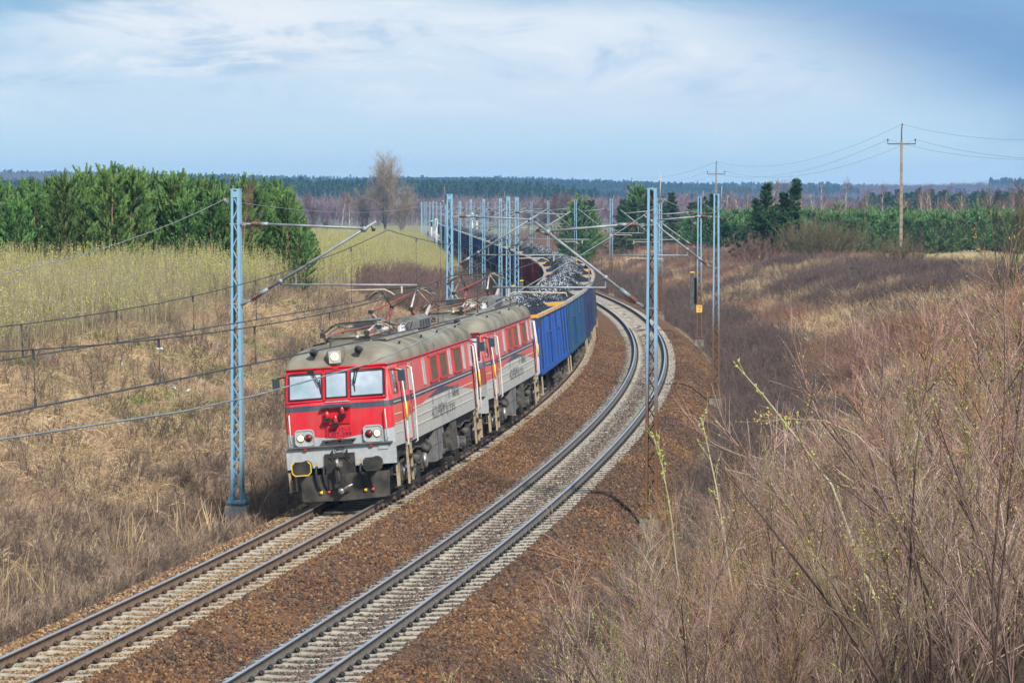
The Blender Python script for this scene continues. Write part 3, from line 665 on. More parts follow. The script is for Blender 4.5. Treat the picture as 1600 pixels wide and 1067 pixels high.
def make_locomotive(first):
    root = empty('locomotive')
    fc, sc = ((.60, .010, .025), (.56, .085, .075)) if first else ((.20, .022, .035), (.52, .10, .09))  # second engine's front is darkened: shade and dirt put into its colour
    paint = paint_material('body_paint_front_engine' if first else 'body_paint_second_engine', fc, sc, (.40, .43, .45) if first else (.25, .25, .25), (.43, .43, .405))
    M_REDP = mat('red_frame_paint' if first else 'darkened_frame_paint', fc, tuple(c*.8 for c in fc), scale=5, rough=.4)
    M_REDS = mat('red_side_frame_paint', (.50, .05, .045), (.42, .05, .045), scale=5, rough=.45)
    M_LGREY = mat('light_grey_paint', (.40, .42, .43), (.33, .34, .34), scale=5, rough=.5)
    body_mesh().build('body', paint, root)
    roof_mesh().build('roof', M_ROOF, root)
    g = MB()                                                           # gutter and skirt edge
    for yy in (-1, 1):
        g.tube([(6.9, yy*1.285, 3.39), (5.3, yy*1.475, 3.39), (-5.18, yy*1.475, 3.39), (-6.8, yy*1.285, 3.39)], .022, 5)
    g.tube([(6.99, -1.24, 3.40), (7.0, 0, 3.40), (6.99, 1.24, 3.40)], .03, 5); g.build('gutter', M_REDP, root)
    # raised roof deck with seam bolts, ribs over the curved edges
    dk = MB(); dk.prism([(-.92, 3.86), (-.86, 3.955), (.86, 3.955), (.92, 3.86)], -6.3, 5.0, 'yz'); dk.prism([(-.90, 3.84), (-.3, 3.96), (.3, 3.96), (.90, 3.84)], 5.0, 5.6, 'yz')
    dk.build('roof_deck', M_ROOF, root)
    sm = MB()
    for yy in (-.93, .93): sm.bar((5.0, yy, 3.875), (-6.3, yy, 3.875), .03, .04)
    sm.bar((5.0, -.93, 3.90), (5.0, .93, 3.90), .03, .06)
    for x in (1.0, -3.3):
        for yy in (-1, 1): sm.tube([(x, yy*1.475, 3.50), (x, yy*1.43, 3.60), (x, yy*1.30, 3.70), (x, yy*1.06, 3.80)], .008, 4)
    sm.build('roof_seam', M_RUBBER, root)
    for x in (4.9, 1.6, -1.0, -4.2):
        for yy in (-1.24,  1.24):
            e = MB(); e.tube([(x-.09, yy, 3.78), (x-.09, yy*1.01, 3.84), (x+.09, yy*1.01, 3.84), (x+.09, yy, 3.78)], .014, 5); e.build('roof_lifting_eye', M_RUBBER, root)
    # windscreens (both ends)
    fn = Vector((.955, 0, .295)).normalized()
    for sgn in (1, -1):
        nr = Vector((fn.x*sgn, 0, fn.z))
        for y0, y1 in ((-1.17, -.36), (-.26, .26), (.36, 1.17)):
            fr = MB(); frame_ring(fr, pane_on_front(y0, y1, 2.68, 3.27, .0, sgn), .028, .03, nr)
            w = fr.build('windscreen', M_RUBBER if first else M_REDP, root)
            p = MB(); slab(p, pane_on_front(y0, y1, 2.68, 3.27, .004, sgn), .006, nr); p.build('pane', M_GLASS, w)
            p = MB(); frame_ring(p, pane_on_front(y0-.06, y1+.06, 2.62, 3.33, .0, sgn), .03, .022, nr); p.build('surround', M_REDP, w)
        for yy in (-.62, .52):
            wp = MB(); A = Vector(((xf(3.36)+.03)*sgn+(0 if sgn > 0 else .12), yy, 3.36)); Bp = Vector(((xf(3.0)+.07)*sgn+(0 if sgn > 0 else .12), yy+(.22 if yy < 0 else -.07), 2.98))
            wp.bar(A+Vector((.02*sgn, -.02, 0)), Bp+Vector((0, -.02, 0)), .02, .02); wp.bar(A+Vector((.02*sgn, .04, 0)), Bp+Vector((0, .02, 0)), .016, .016); wp.bar(Bp+Vector((-.02*sgn, 0, .16)), Bp+Vector((-.0, .01, -.22)), .022, .02); wp.box(A, (.08, .14, .06))
            wp.build('wiper', M_RUBBER, root)
        ox = 0 if sgn > 0 else .12
        X = lambda z, o=0: (xf(z)+o)*sgn+ox
        # top headlight with round housing
        hl_ = MB(); hl_.tube([(X(3.4, -.75), 0, 3.66), (X(3.4, -.05), 0, 3.655), (X(3.4, .02), 0, 3.655), (X(3.4, .0), 0, 3.655)], [.24, .235, .235, .20], 20); hl_.box((X(3.4, .01), 0, 3.655), (.03, .30, .30), 1)
        h = hl_.build('top_headlight', [M_ROOF, M_LGREY], root)
        q = MB(); q.cyl((X(3.4, .035), 0, 3.66), (1, 0, 0), .095, .03, 16); q.build('lens', M_LAMPW if (sgn > 0 and first) else M_GLASS, h)
        if sgn > 0 and first:
            q = MB(); q.cyl((X(3.4, .052), 0, 3.66), (1, 0, 0), .05, .012, 12); q.build('bulb', M_LAMPC, h)
        for yy in (-.52, .60):
            hn = MB(); hn.tube([(X(3.4, -.35), yy, 3.80), (X(3.4, -.05), yy, 3.80), (X(3.4, .02), yy, 3.80)], [.05, .085, .105], 12); hn.cyl((X(3.4, .024), yy, 3.80), (1, 0, 0), .08, .006, 10, 1); hn.build('horn', [M_GRIME, M_RUBBER], root)
        # corner lamp units
        for yy in (-1, 1):
            c = MB(); z0, z1 = 1.56, 1.94; yc = yy*.85
            pf = [(yc-.23, z0+.06), (yc-.17, z0), (yc+.17, z0), (yc+.23, z0+.06), (yc+.23, z1-.06), (yc+.17, z1), (yc-.17, z1), (yc-.23, z1-.06)]
            c.prism(pf, X(1.75, .0), X(1.75, .045), 'yz')
            for i in range(8):
                a, b_ = pf[i], pf[(i+1) % 8]; c.bar((X(1.75, .05), *a), (X(1.75, .05), *b_), .025, .03)
            u = c.build('headlight_unit', M_LGREY, root)
            for k, yl in ((0, yc+yy*.10), (1, yc-yy*.10)):
                r = MB(); r.cyl((X(1.75, .05), yl, 1.75), (1, 0, 0), .095, .03, 18); r.build('lamp_rim', M_GRIME, u)
                q = MB(); q.cyl((X(1.75, .068), yl, 1.75), (1, 0, 0), .078, .012, 16); q.build('lens', M_LAMPR if k else (M_LAMPW if (sgn > 0 and first) else M_GLASS), u)
                if k == 0 and sgn > 0 and first:
                    q = MB(); q.cyl((X(1.75, .078), yl, 1.75), (1, 0, 0), .045, .010, 12); q.build('bulb', M_LAMPC, u)
        # grab rails, ledges, beam, pocket, hoses, buffers, coupling, plough
        for yy in (-1, 1):
            r = MB(); r.tube([(X(2.3, .01), yy*1.19, 2.32), (X(2.3, .07), yy*1.19, 2.32), (X(1.7, .08), yy*1.20, 1.62), (X(1.6, .01), yy*1.20, 1.60)], .017, 6); r.build('handrail', M_WHITE, root)
        s_ = MB(); s_.box((X(1.52, .03), 0, 1.52), (.10, 2.62, .025)); s_.build('front_ledge', M_TAN if not first else M_BOXGREY, root)
        s_ = MB(); s_.box((X(1.66, .08), .0, 1.655), (.2, .82, .022)); [s_.prism([(X(1.6, .0), 1.645), (X(1.6, .14), 1.645), (X(1.6, .0), 1.57)], y-.012, y+.012, 'xz') for y in (-.33, 0, .33)]; s_.build('number_shelf', M_GRIME, root)
        be = MB(); be.box((X(1.4, -.05), 0, 1.245), (.12, 2.72, .51)); be.build('buffer_beam', M_LGREY, root)
        pk = MB(); pk.box((X(1.4, .02), -.03, 1.06), (.10, .74, .52)); [pk.box((X(1.4, .08), y, 1.28), (.06, .04, .24)) for y in (-.2, .16)]; pk.box((X(1.4, .09), -.02, 1.24), (.04, .52, .05)); pk.build('coupling_pocket', M_BLACK, root)
        hk = MB(); hk.bar((X(1.4, .0), -.02, 1.06), (X(1.4, .42), -.02, 1.06), .10, .12); hk.tube([(X(1.4, .40), -.02, 1.02), (X(1.4, .52), -.02, 1.08), (X(1.4, .50), -.02, 1.17), (X(1.4, .42), -.02, 1.19)], .045, 7); hk.build('drawhook', M_STEEL, root)
        sc_ = MB(); sc_.bar((X(1.4, .42), -.08, 1.0), (X(1.4, .36), -.07, .62), .04, .05); sc_.bar((X(1.4, .42), .05, 1.0), (X(1.4, .36), .04, .62), .04, .05); sc_.cyl((X(1.4, .36), -.02, .72), (0, 0, 1), .05, .40, 8); sc_.box((X(1.4, .37), -.02, .56), (.09, .22, .10)); sc_.tube([(X(1.4, .36), -.01, .42), (X(1.4, .38), .30, .58)], [.05, .022], 6, 1); sc_.cyl((X(1.4, .38), .0, .42), (1, 0, 0), .08, .05, 10, 1); sc_.build('screw_coupling', [M_BLACK, M_STEEL], root)
        for k, yy in enumerate((-.62, -.43, .48, .66)):
            hs = MB(); hs.tube([(X(1.4, .03), yy, 1.02), (X(1.4, .16), yy, 1.0), (X(1.4, .22), yy, .86), (X(1.4, .20), yy+.03, .58), (X(1.4, .17), yy+.08, .42)], .032, 7, 0); hs.cyl((X(1.4, .17), yy+.09, .40), (0, 1, 0), .045, .07, 8, 1); hs.bar((X(1.4, .1), yy, 1.04), (X(1.4, .16), yy+.02, 1.16), .02, .02, 1)
            hs.build('brake_hose', [M_RUBBER, M_YELLOW if k % 2 == 0 else M_REDPLASTIC], root)
        for yy in (-1, 1):
            bf_ = MB(); bf_.tube([(X(1.4, 0), yy*.875, 1.05), (X(1.4, .36), yy*.875, 1.05), (X(1.4, .37), yy*.875, 1.05), (X(1.4, .60), yy*.875, 1.05)], [.15, .14, .10, .10], 14)
            w = .235; h2 = .165; ch = .07; pf = [(yy*.875+a, 1.05+b_) for a, b_ in ((-w+ch, -h2), (w-ch, -h2), (w, -h2+ch), (w, h2-ch), (w-ch, h2), (-w+ch, h2), (-w, h2-ch), (-w, -h2+ch))]
            bf_.prism(pf, X(1.4, .58), X(1.4, .63), 'yz', 0)
            u = bf_.build('buffer', M_BLACK if first else M_GRIME, root)
            if yy < 0 and first and sgn > 0:
                rm = MB()
                for i in range(8):
                    if i in (4,): continue
                    a, b_ = pf[i], pf[(i+1) % 8]; rm.bar((X(1.4, .634), *a), (X(1.4, .634), *b_), .022, .022)
                rm.build('yellow_rim', M_YELLOW, u); u['label'] = 'buffer with a yellow painted rim'
            ft = MB(); ft.prism([(X(1.4, -.3), 1.12), (X(1.4, -.05), 1.12), (X(1.4, -.05), .95), (X(1.4, -.22), .72)], yy*1.28, yy*1.36, 'xz', 0); [ft.bar((X(1.4, -.10-d), yy*1.34, .96), (X(1.4, -.10-d), yy*1.34, .36), .05, .07, 1) for d in (0, .16)]; ft.box((X(1.4, -.18), yy*1.34, .40), (.30, .16, .03), 0); ft.build('corner_step', [M_BLACK, M_TAN], root)
        pl = MB(); zt, zb = .83, .17; xo = X(1.4, -.02)
        prof = [(-1.16, 0), (-1.05, .13*sgn), (0, .20*sgn), (1.05, .13*sgn), (1.16, 0)]
        vs = [(xo+dx, yy, zt) for yy, dx in prof]+[(xo+dx*1.15, yy*.97, zb+.03*abs(yy)) for yy, dx in prof]+[(xo+dx-.03*sgn, yy, zt) for yy, dx in prof]+[(xo+dx*1.15-.03*sgn, yy*.97, zb+.03*abs(yy)) for yy, dx in prof]
        fs = [(i, i+1, 6+i, 5+i) for i in range(4)]+[(10+i, 11+i, 16+i, 15+i) for i in range(4)]+[(i, i+1, 11+i, 10+i) for i in range(4)]+[(5+i, 6+i, 16+i, 15+i) for i in range(4)]
        pl.add(vs, fs); pl.box((xo+.22*sgn, -.1, .62), (.03, .42, .32)); [pl.box((xo+(.20-.06*abs(y))*sgn, y, .30), (.03, .03, .05)) for y in (-.9, -.6, -.3, 0, .3, .6, .9)]; [pl.box((xo+.235*sgn, -.1+a, .62+b_), (.02, .04, .04), 1) for a in (-.14, .14) for b_ in (-.1, .1)]
        pl.bar((xo-.3*sgn, -.7, .9), (xo+.05*sgn, -.7, .6), .06, .06); pl.bar((xo-.3*sgn, .7, .9), (xo+.05*sgn, .7, .6), .06, .06)
        pl.build('snowplough', [mat('plough_grey', (.024, .021, .018), (.075, .064, .052), scale=3, rough=.8, detail=8), M_BLACK], root)
        # folded red lamp set and numbers on the leading end
        if sgn > 0:
            pn = MB(); slab(pn, [(X(2.2, .0), -.38, 2.04), (X(2.2, .0), .30, 2.04), (X(2.45, .0), .34, 2.44), (X(2.45, .0), -.36, 2.44)], .03, (1, 0, 0)); pn.box((X(2.45, .06), -.02, 2.445), (.14, .72, .035), 1); u = pn.build('lamp_panel', [M_REDP, M_BLACK], root)
            for yl, zl in ((-.24, 2.25), (-.04, 2.14), (.14, 2.34)):
                q = MB(); q.tube([(X(2.2, .09), yl, zl-.10), (X(2.2, .09), yl, zl+.02), (X(2.2, .09), yl, zl+.09), (X(2.2, .09), yl, zl+.125)], [.06, .06, .05, .02], 12, 0); q.box((X(2.2, .09), yl, zl-.06), (.16, .17, .025), 1); q.box((X(2.2, .09), yl, zl-.12), (.14, .15, .02), 1); q.bar((X(2.2, .16), yl-.07, zl-.12), (X(2.2, .16), yl-.07, zl-.05), .02, .02, 1); q.bar((X(2.2, .16), yl+.07, zl-.12), (X(2.2, .16), yl+.07, zl-.05), .02, .02, 1); q.build('red_lamp', [M_REDPLASTIC, M_BLACK], u)
            FM = lambda y, z, o=.006: Matrix(((0, 0, 1, X(z, o)), (1, 0, 0, y), (0, 1, 0, z), (0, 0, 0, 1)))
            if first:
                text_part('S 140 131-1', .135, FM(-.02, 1.895), M_LETTERN, root, 'number_lettering', 1.0, weight=-.001)
                text_part('EU07-399', .165, FM(-.02, 1.765), M_LETTERN, root, 'number_lettering', 1.0, weight=-.001)
            ov = MB(); pts = [(X(1.43, .015), -.03+.115*math.copysign(abs(math.cos(t))**.6, math.cos(t)), 1.43+.062*math.copysign(abs(math.sin(t))**.6, math.sin(t))) for t in np.linspace(0, 2*math.pi, 25)]
            ov.tube([(p[0]+.0, p[1], p[2]-.03) for p in pts], .007, 4); ov.build('oval_plate', M_LETTERN, root)
            text_part('850 kN', .075, FM(-.03, 1.40, .018), M_LETTERN, root, 'plate_lettering', .75)
            rb = MB(); rb.box((X(3.37, .03), 0, 3.375), (.03, .12, .05)); rb.build('roof_marker', M_REDPLASTIC, root)
            for y in (-.86, .78): rb = MB(); rb.box((X(1.5, .03), y, 1.475), (.05, .09, .06)); rb.build('beam_marker', M_REDPLASTIC, root)
            sp = MB(); sp.box((X(1.4, .022), 1.06, 1.40), (.02, .24, .10)); sp.build('socket_plate', M_LGREY, root)
            tr = MB(); tr.bar((X(2.58, .02), -.28, 2.585), (X(2.58, .02), .32, 2.585), .02, .018); tr.build('window_rail', M_WHITE, root)
    # sides
    for sd in (1, -1):
        Y = lambda x, z, o=0: sd*(body_y(x, z)+o)
        def side_quad(x0, x1, z0, z1, o): return [(x0, Y(x0, z0, o), z0), (x1, Y(x1, z0, o), z0), (x1, Y(x1, z1, o), z1), (x0, Y(x0, z1, o), z1)]
        def side_window(x0, x1, z0, z1, glass, name, frame=M_REDS, fw=.04):
            f = MB(); frame_ring(f, side_quad(x0, x1, z0, z1, 0), fw, .03, (0, sd, 0)); w = f.build(name, frame, root)
            p = MB(); slab(p, side_quad(x0, x1, z0, z1, .003), .006, (0, sd, 0)); p.build('pane', glass, w); return w
        for e in (1, -1):                                              # both cab ends
            o_ = 0 if e > 0 else .12
            xa = lambda v: v*e+o_
            w = side_window(xa(6.90), xa(6.45), 2.68, 3.26, M_DARKGLASS, 'cab_window', M_REDS)
            q = MB(); q.bar((xa(6.66), Y(xa(6.66), 2.7, .01), 2.68), (xa(6.66), Y(xa(6.66), 3.26, .01), 3.26), .03, .02); q.build('window_bar', M_WHITE, w)
            d = MB(); slab(d, side_quad(xa(6.12), xa(5.42), 1.45, 3.32, .002), .02, (0, sd, 0)); dm = d.build('cab_door', paint, root)
            q = MB(); frame_ring(q, side_quad(xa(6.12), xa(5.42), 1.45, 3.32, .018), .03, .02, (0, sd, 0)); q.build('door_frame', M_REDS, dm)
            q = MB(); slab(q, side_quad(xa(6.0), xa(5.62), 2.70, 3.22, .024), .008, (0, sd, 0)); q.build('door_pane', M_DARKGLASS, dm)
            q = MB(); q.bar((xa(5.52), Y(5.5, 2.2, .05), 2.28), (xa(5.52), Y(5.5, 2.2, .05), 2.12), .03, .03); q.build('door_handle', M_STEEL, dm)
            side_window(xa(5.28), xa(5.05), 2.62, 3.28, M_DARKGLASS, 'narrow_window', M_LGREY, .03)
            for hx in (6.22, 5.30):
                r = MB(); xx = xa(hx); r.tube([(xx, Y(xx, 3.2, 0), 3.22), (xx, Y(xx, 3.2, .10), 3.19), (xx, Y(xx, 2.3, .11), 2.3), (xx, Y(xx, 1.5, .10), 1.36), (xx, Y(xx, 1.5, .02), 1.30)], .022, 6); h = r.build('door_handrail', M_WHITE, root)
                if abs(hx-6.22) < .01:
                    q = MB(); q.tube([(xx, Y(xx, 2.2, .113), 2.38), (xx, Y(xx, 2.2, .113), 1.95)], .030, 6); q.build('yellow_sleeve', M_YELLOW, h)
            st = MB()
            for hx in (5.48, 6.02): st.bar((xa(hx), sd*1.42, 1.38), (xa(hx), sd*1.42, .36), .05, .09, 0)
            for zz in (.40, .72, 1.05): st.box((xa(5.75), sd*1.43, zz), (.56, .16, .03), 1)
            st.build('cab_steps', [M_TAN, M_BLACK], root)
            mr = MB(); xx = xa(6.80); mr.tube([(xx, Y(xx, 3.1, 0), 3.24), (xx, Y(xx, 3.1, .22), 3.22)], .018, 5, 0); mr.box((xx, Y(xx, 3.1, .26), 3.08), (.07, .17, .27), 1); mr.build('mirror', [M_RUBBER, M_SLATE], root)
        for x0, x1 in ((3.08, 2.84), (-1.18, -1.44), (-3.72, -3.92)): side_window(x0, x1, 2.62, 3.28, M_DARKGLASS, 'slot_window', M_LGREY, .03)
        for x0, x1 in ((2.10, .92), (.52, -.72), (-1.86, -3.28)):
            f = MB(); frame_ring(f, side_quad(x0, x1, 2.62, 3.28, 0), .05, .05, (0, sd, 0)); gr = f.build('louvre_grille', M_REDS, root)
            p = MB(); slab(p, side_quad(x0, x1, 2.62, 3.28, .002), .004, (0, sd, 0)); p.build('backing', M_RUBBER, gr)
            sl = MB(); n = 13
            for i in range(n):
                z = 2.66+.62*i/n; sl.add([(x0, Y(x0, z, .006), z+.03), (x1, Y(x1, z, .006), z+.03), (x1, Y(x1, z, .035), z), (x0, Y(x0, z, .035), z)], [(0, 1, 2, 3)])
            for i in range(1, 8):
                xx = x0+(x1-x0)*i/8; sl.bar((xx, Y(xx, 2.7, .038), 2.63), (xx, Y(xx, 3.2, .038), 3.27), .012, .008)
            s2 = sl.build('louvre_slats', mat('louvre_brown', (.10, .07, .05), (.17, .12, .09), scale=6, rough=.7), gr); s2['kind'] = 'stuff'
        for zz, mt in ((1.70, M_CREAM), (1.92, M_CREAM), (2.15, M_CREAM), (2.455, M_LGREY)):
            r = MB()
            for xs in ((5.0, -4.95),): r.bar((xs[0], sd*(ws(zz)+.008), zz), (xs[1], sd*(ws(zz)+.008), zz), .018, .026, up=(0, 0, 1))
            r.bar((6.95, Y(6.95, zz, .006), zz), (6.28, Y(6.28, zz, .006), zz), .016, .024)
            r.build('side_moulding', mt if not (zz > 2.1 and zz < 2.3) else M_CREAM, root)
        # lettering
        TM = side_mat if sd > 0 else side_mat_r
        text_part('KOLPREM Sp. z o.o.', .47, TM(.35, sd*(ws(1.8)+.022), 1.795), M_LETTER, root, 'company_lettering', 1.0, weight=-.006)
        text_part('WAI', .50, TM(-1.75, sd*(ws(2.1)+.023), 2.13), M_LETTER, root, 'logo_lettering', 1.25, weight=-.004)
        text_part('U', .34, TM(-.65, sd*(ws(2.1)+.023), 2.14), M_LETTER, root, 'logo_lettering', .8, weight=-.003)
        text_part('U', .34, TM(2.1, sd*(ws(2.1)+.023), 2.14), M_LETTER, root, 'logo_lettering', .6, weight=-.003)
        for (x0, x1, z0, z1, mi) in ((1.95, .85, .52, 1.36, 0), (.80, .35, .62, 1.36, 0), (-.9, -1.9, .55, 1.33, 1)):
            eb = MB(); eb.box(((x0+x1)/2, sd*1.25, (z0+z1)/2), (x0-x1, .36, z1-z0), mi)
            if x0 == .80: eb.box((.575, sd*1.435, .95), (.34, .02, .55), 0); eb.box((.575, sd*1.447, .95), (.20, .02, .40), 2)
            if x0 == 1.95: eb.bar((1.4, sd*1.432, .53), (1.4, sd*1.432, 1.35), .015, .01, 2); eb.bar((1.94, sd*1.432, .95), (.86, sd*1.432, .95), .01, .015, 2)
            eb.build('equipment_box', [M_BOXGREY, M_GRIME, M_RUBBER], root)
        for c_, r_, l_ in (((-.25, sd*1.1, .75), .20, .9), ((2.3, sd*1.25, .95), .12, .5)):
            tk = MB(); tk.cyl(c_, (1, 0, 0), r_, l_, 14); tk.build('air_tank', M_GRIME, root)
        tk = MB(); tk.tube([(2.6, sd*1.3, 1.2), (2.4, sd*1.35, 1.0), (2.0, sd*1.3, .9)], .03, 6); tk.build('air_pipe', M_GRIME, root)
    fl = MB(); fl.box((.06, 0, 1.20), (13.9, 2.5, .30)); fl.box((.0, 0, .85), (3.4, 1.9, .5)); fl.build('underframe', M_BLACK, root)
    for xc in (4.25, -4.17): wheelset_bogie(root, xc)
    # roof equipment
    pantograph(root, 3.7, False); pantograph(root, -2.75, True)
    for yy in (.62, -.62):
        lb = MB(); lb.prism([(yy-.30, 3.95), (yy-.30, 4.20), (yy-.16, 4.30), (yy+.16, 4.30), (yy+.30, 4.20), (yy+.30, 3.95)], -2.1, -.2, 'yz')
        u = lb.build('roof_louvre_box', M_BOXGREY, root); sl = MB()
        for i in range(6):
            for c in range(4):
                x = -.42-.45*c; z = 3.99+.034*i
                for s2 in (-1, 1): sl.box((x, yy+s2*.302, z), (.30, .012, .018))
        k = sl.build('box_louvres', M_RUBBER, u); k['kind'] = 'stuff'
    for x, y, d in ((2.0, -.2, (1.4, .22, .30)), (.5, -.25, (1.5, .25, .34))):
        b_ = MB(); b_.box((x, y, 4.12), d); b_.bar((x-.6, y, 4.0), (x-.6, y, 3.95), .1, .1); b_.bar((x+.6, y, 4.0), (x+.6, y, 3.95), .1, .1); b_.build('roof_resistor_box', M_SLATE, root)
    cb_ = MB()
    for k in range(7):
        x0 = random.uniform(-.1, 1.6); yy = random.uniform(.1, .8); cb_.tube([(x0, yy, 3.97), (x0+.1, yy+.1, 4.18), (x0+.35, yy, 4.2), (x0+.5, yy-.15, 3.98)], .018, 5)
    cb_.tube([(5.3, .25, 4.04), (2.2, .3, 4.05)], .055, 8); cb_.tube([(-6, -.3, 4.05), (5.0, -.5, 4.05)], .02, 6); cb_.build('roof_cabling', M_STEEL, root)
    for x, y in ((1.9, .75), (1.45, .75), (.9, .72), (-.1, -.7), (-5.0, .5), (-5.4, -.4)):
        q = MB(); q.tube([(x, y, 3.95), (x, y, 4.0), (x, y, 4.001), (x, y, 4.06), (x, y, 4.061), (x, y, 4.14)], [.06, .10, .06, .10, .06, .05], 8); q.build('roof_insulator', M_INS if x < 1 else M_LGREY, root)
    sw = MB(); sw.box((1.15, .72, 4.02), (.30, .22, .10)); sw.box((1.65, .55, 4.10), (.5, .15, .12), 1); sw.bar((1.2, .6, 4.16), (2.0, .6, 4.16), .06, .05, 1); sw.build('roof_switch', [M_SLATE, M_PANRED], root)
    gd = MB()
    for x in np.arange(-6.0, -4.6, .28): gd.bar((x, .3, 4.12), (x, .85, 4.12), .03, .03)
    for yy in (.3, .85): gd.bar((-6.1, yy, 4.12), (-4.6, yy, 4.12), .03, .03)
    for x in (-6.0, -4.7):
        for yy in (.3, .85): gd.bar((x, yy, 3.95), (x, yy, 4.12), .025, .025)
    gd.build('roof_grid', M_BOXGREY, root)
    return root
LOCO_S = [72.75, 88.75]
for i, s in enumerate(LOCO_S):
    lo = make_locomotive(i == 0)
    lo.matrix_world = frame(s, 1, .05, 0, flip=True)
    tag(lo, ['red and grey electric locomotive leading the train with three lit headlights', 'red and grey electric locomotive with a darkened maroon cab front, coupled second'][i], 'locomotive', 'electric locomotives hauling the coal train')

# ================================================================ coal wagons
def wag_paint(name, c):
    return mat('wagon_'+name, c, tuple(v*.62+.012 for v in c), scale=1.4, rough=.5, detail=8, bump=.1, lo=.4, hi=.72)
PAL = {'bright blue': (.008, .070, .30), 'teal blue': (.008, .06, .15), 'navy blue': (.010, .022, .08), 'dark slate': (.03, .04, .055), 'maroon': (.17, .022, .028), 'dark green': (.02, .06, .035), 'mid blue': (.012, .06, .25), 'rusty brown': (.10, .05, .035)}
M_TOPRAIL = mat('pale_top_rail', (.36, .33, .30), (.22, .19, .16), scale=3, rough=.7)
M_ORANGE = mat('orange_top_rail', (.70, .33, .02), (.55, .27, .04), scale=4, rough=.5)
M_ORWORN = mat('worn_orange_rail', (.52, .30, .10), (.34, .24, .15), scale=3, rough=.7)
M_WAGBOT = M_BLACK
def wagon_meshes(key, toprail, endrail, detail):
    """list of (name, mesh) for one open wagon, x along the track"""
    pm0 = wag_paint(key.replace(' ', '_'), PAL[key]); pm = pm0; pw = wag_paint(key.replace(' ', '_')+'_wall', tuple(v*.30 for v in PAL[key])); pm2 = wag_paint(key.replace(' ', '_')+'_patch', tuple(min(1, v*1.5+.002) for v in PAL[key])); out = []  # walls take a darkened paint: shade between the ribs put into the colour
    Lh, Wd, z0, z1 = 6.38, 1.40, 1.24, 3.22
    for sd in (-1, 1):
        m = MB(); xs_ = np.linspace(-Lh+.08, Lh-.08, 10)
        for kk in range(9): xa_, xb_ = xs_[kk], xs_[kk+1]; m.box(((xa_+xb_)/2, sd*(Wd-.02), (z0+z1)/2), (xb_-xa_-.002, .04, z1-z0), (0, 0, 1, 0, 2, 0, 1, 2, 0)[kk]); m.box((xb_-.16, sd*(Wd+.003), (z0+z1)/2), (.14, .012, z1-z0-.1), 3)  # black strips beside the posts are painted shadow lines
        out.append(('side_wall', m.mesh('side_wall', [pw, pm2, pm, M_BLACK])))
        for x in np.linspace(-Lh+.08, Lh-.08, 10):
            if not detail and abs(x) < 6.2: continue
            m = MB(); m.prism([(x-.10, sd*Wd), (x-.075, sd*(Wd+.045)), (x+.075, sd*(Wd+.045)), (x+.10, sd*Wd)], z0-.06, z1-.02, 'xy'); out.append(('side_post', m.mesh('side_post', pm)))
        m = MB()
        if not detail:
            for x in np.linspace(-Lh+.08, Lh-.08, 11): m.box((x, sd*(Wd+.045), (z0+z1)/2), (.12, .09, z1-z0))
        for x in (-1.9, 1.9):
            for dx in (-.8, .8): m.bar((x+dx, sd*(Wd+.03), z0+.1), (x+dx, sd*(Wd+.03), z1-.75), .05, .05)
            m.bar((x-.8, sd*(Wd+.03), z1-.72), (x+.8, sd*(Wd+.03), z1-.72), .05, .06)
        m.bar((-Lh, sd*(Wd+.02), z0), (Lh, sd*(Wd+.02), z0), .10, .16); out.append(('door_frame', m.mesh('door_frame', pm)))
        m = MB(); m.bar((-Lh-.02, sd*(Wd+.01), z1+.035), (Lh+.02, sd*(Wd+.01), z1+.035), .16, .11); out.append(('top_rail', m.mesh('top_rail', toprail)))
    for e in (-1, 1):
        m = MB(); m.box((e*(Lh-.02), 0, (z0+z1)/2), (.04, 2*Wd-.1, z1-z0))
        for y in (-.95, -.32, .32, .95): m.box((e*(Lh+.03), y, (z0+z1)/2), (.07, .12, z1-z0))
        m.box((e*(Lh+.02), 0, 2.0), (.05, 2.6, .12)); m.box((e*(Lh+.02), sd*0+1.32, (z0+z1)/2), (.08, .14, z1-z0)); m.box((e*(Lh+.02), -1.32, (z0+z1)/2), (.08, .14, z1-z0)); out.append(('end_wall', m.mesh('end_wall', pm)))
        m = MB(); m.bar((e*(Lh+.0), -Wd-.03, z1+.04), (e*(Lh+.0), Wd+.03, z1+.04), .10, .13); out.append(('end_rail', m.mesh('end_rail', endrail)))
        for y in (-.875, .875):
            m = MB(); m.tube([(e*(Lh+.05), y, 1.05), (e*(Lh+.35), y, 1.05), (e*(Lh+.36), y, 1.05), (e*(Lh+.60), y, 1.05), (e*(Lh+.601), y, 1.05), (e*(Lh+.63), y, 1.05)], [.13, .12, .09, .09, .22, .22], 10); out.append(('buffer', m.mesh('buffer', M_GRIME)))
        m = MB(); m.bar((e*(Lh+.15), -1.38, .45), (e*(Lh-.05), -1.38, 1.2), .05, .06, 0); m.bar((e*(Lh-.1), 1.40, .45), (e*(Lh-.1), 1.40, 1.2), .05, .06, 0); m.box((e*(Lh-.1), 1.36, .46), (.3, .14, .03), 0); m.box((e*(Lh-.1), -1.36, .46), (.3, .14, .03), 0); out.append(('step', m.mesh('step', M_TAN)))
    m = MB(); m.box((0, 0, 1.10), (2*Lh+.2, 2.3, .22)); m.box((0, 0, .95), (7, .5, .3)); m.cyl((.9, .7, .75), (1, 0, 0), .2, 1.0, 10); m.cyl((-1.1, -.7, .75), (1, 0, 0), .2, 1.0, 10); out.append(('underframe', m.mesh('underframe', M_WAGBOT)))
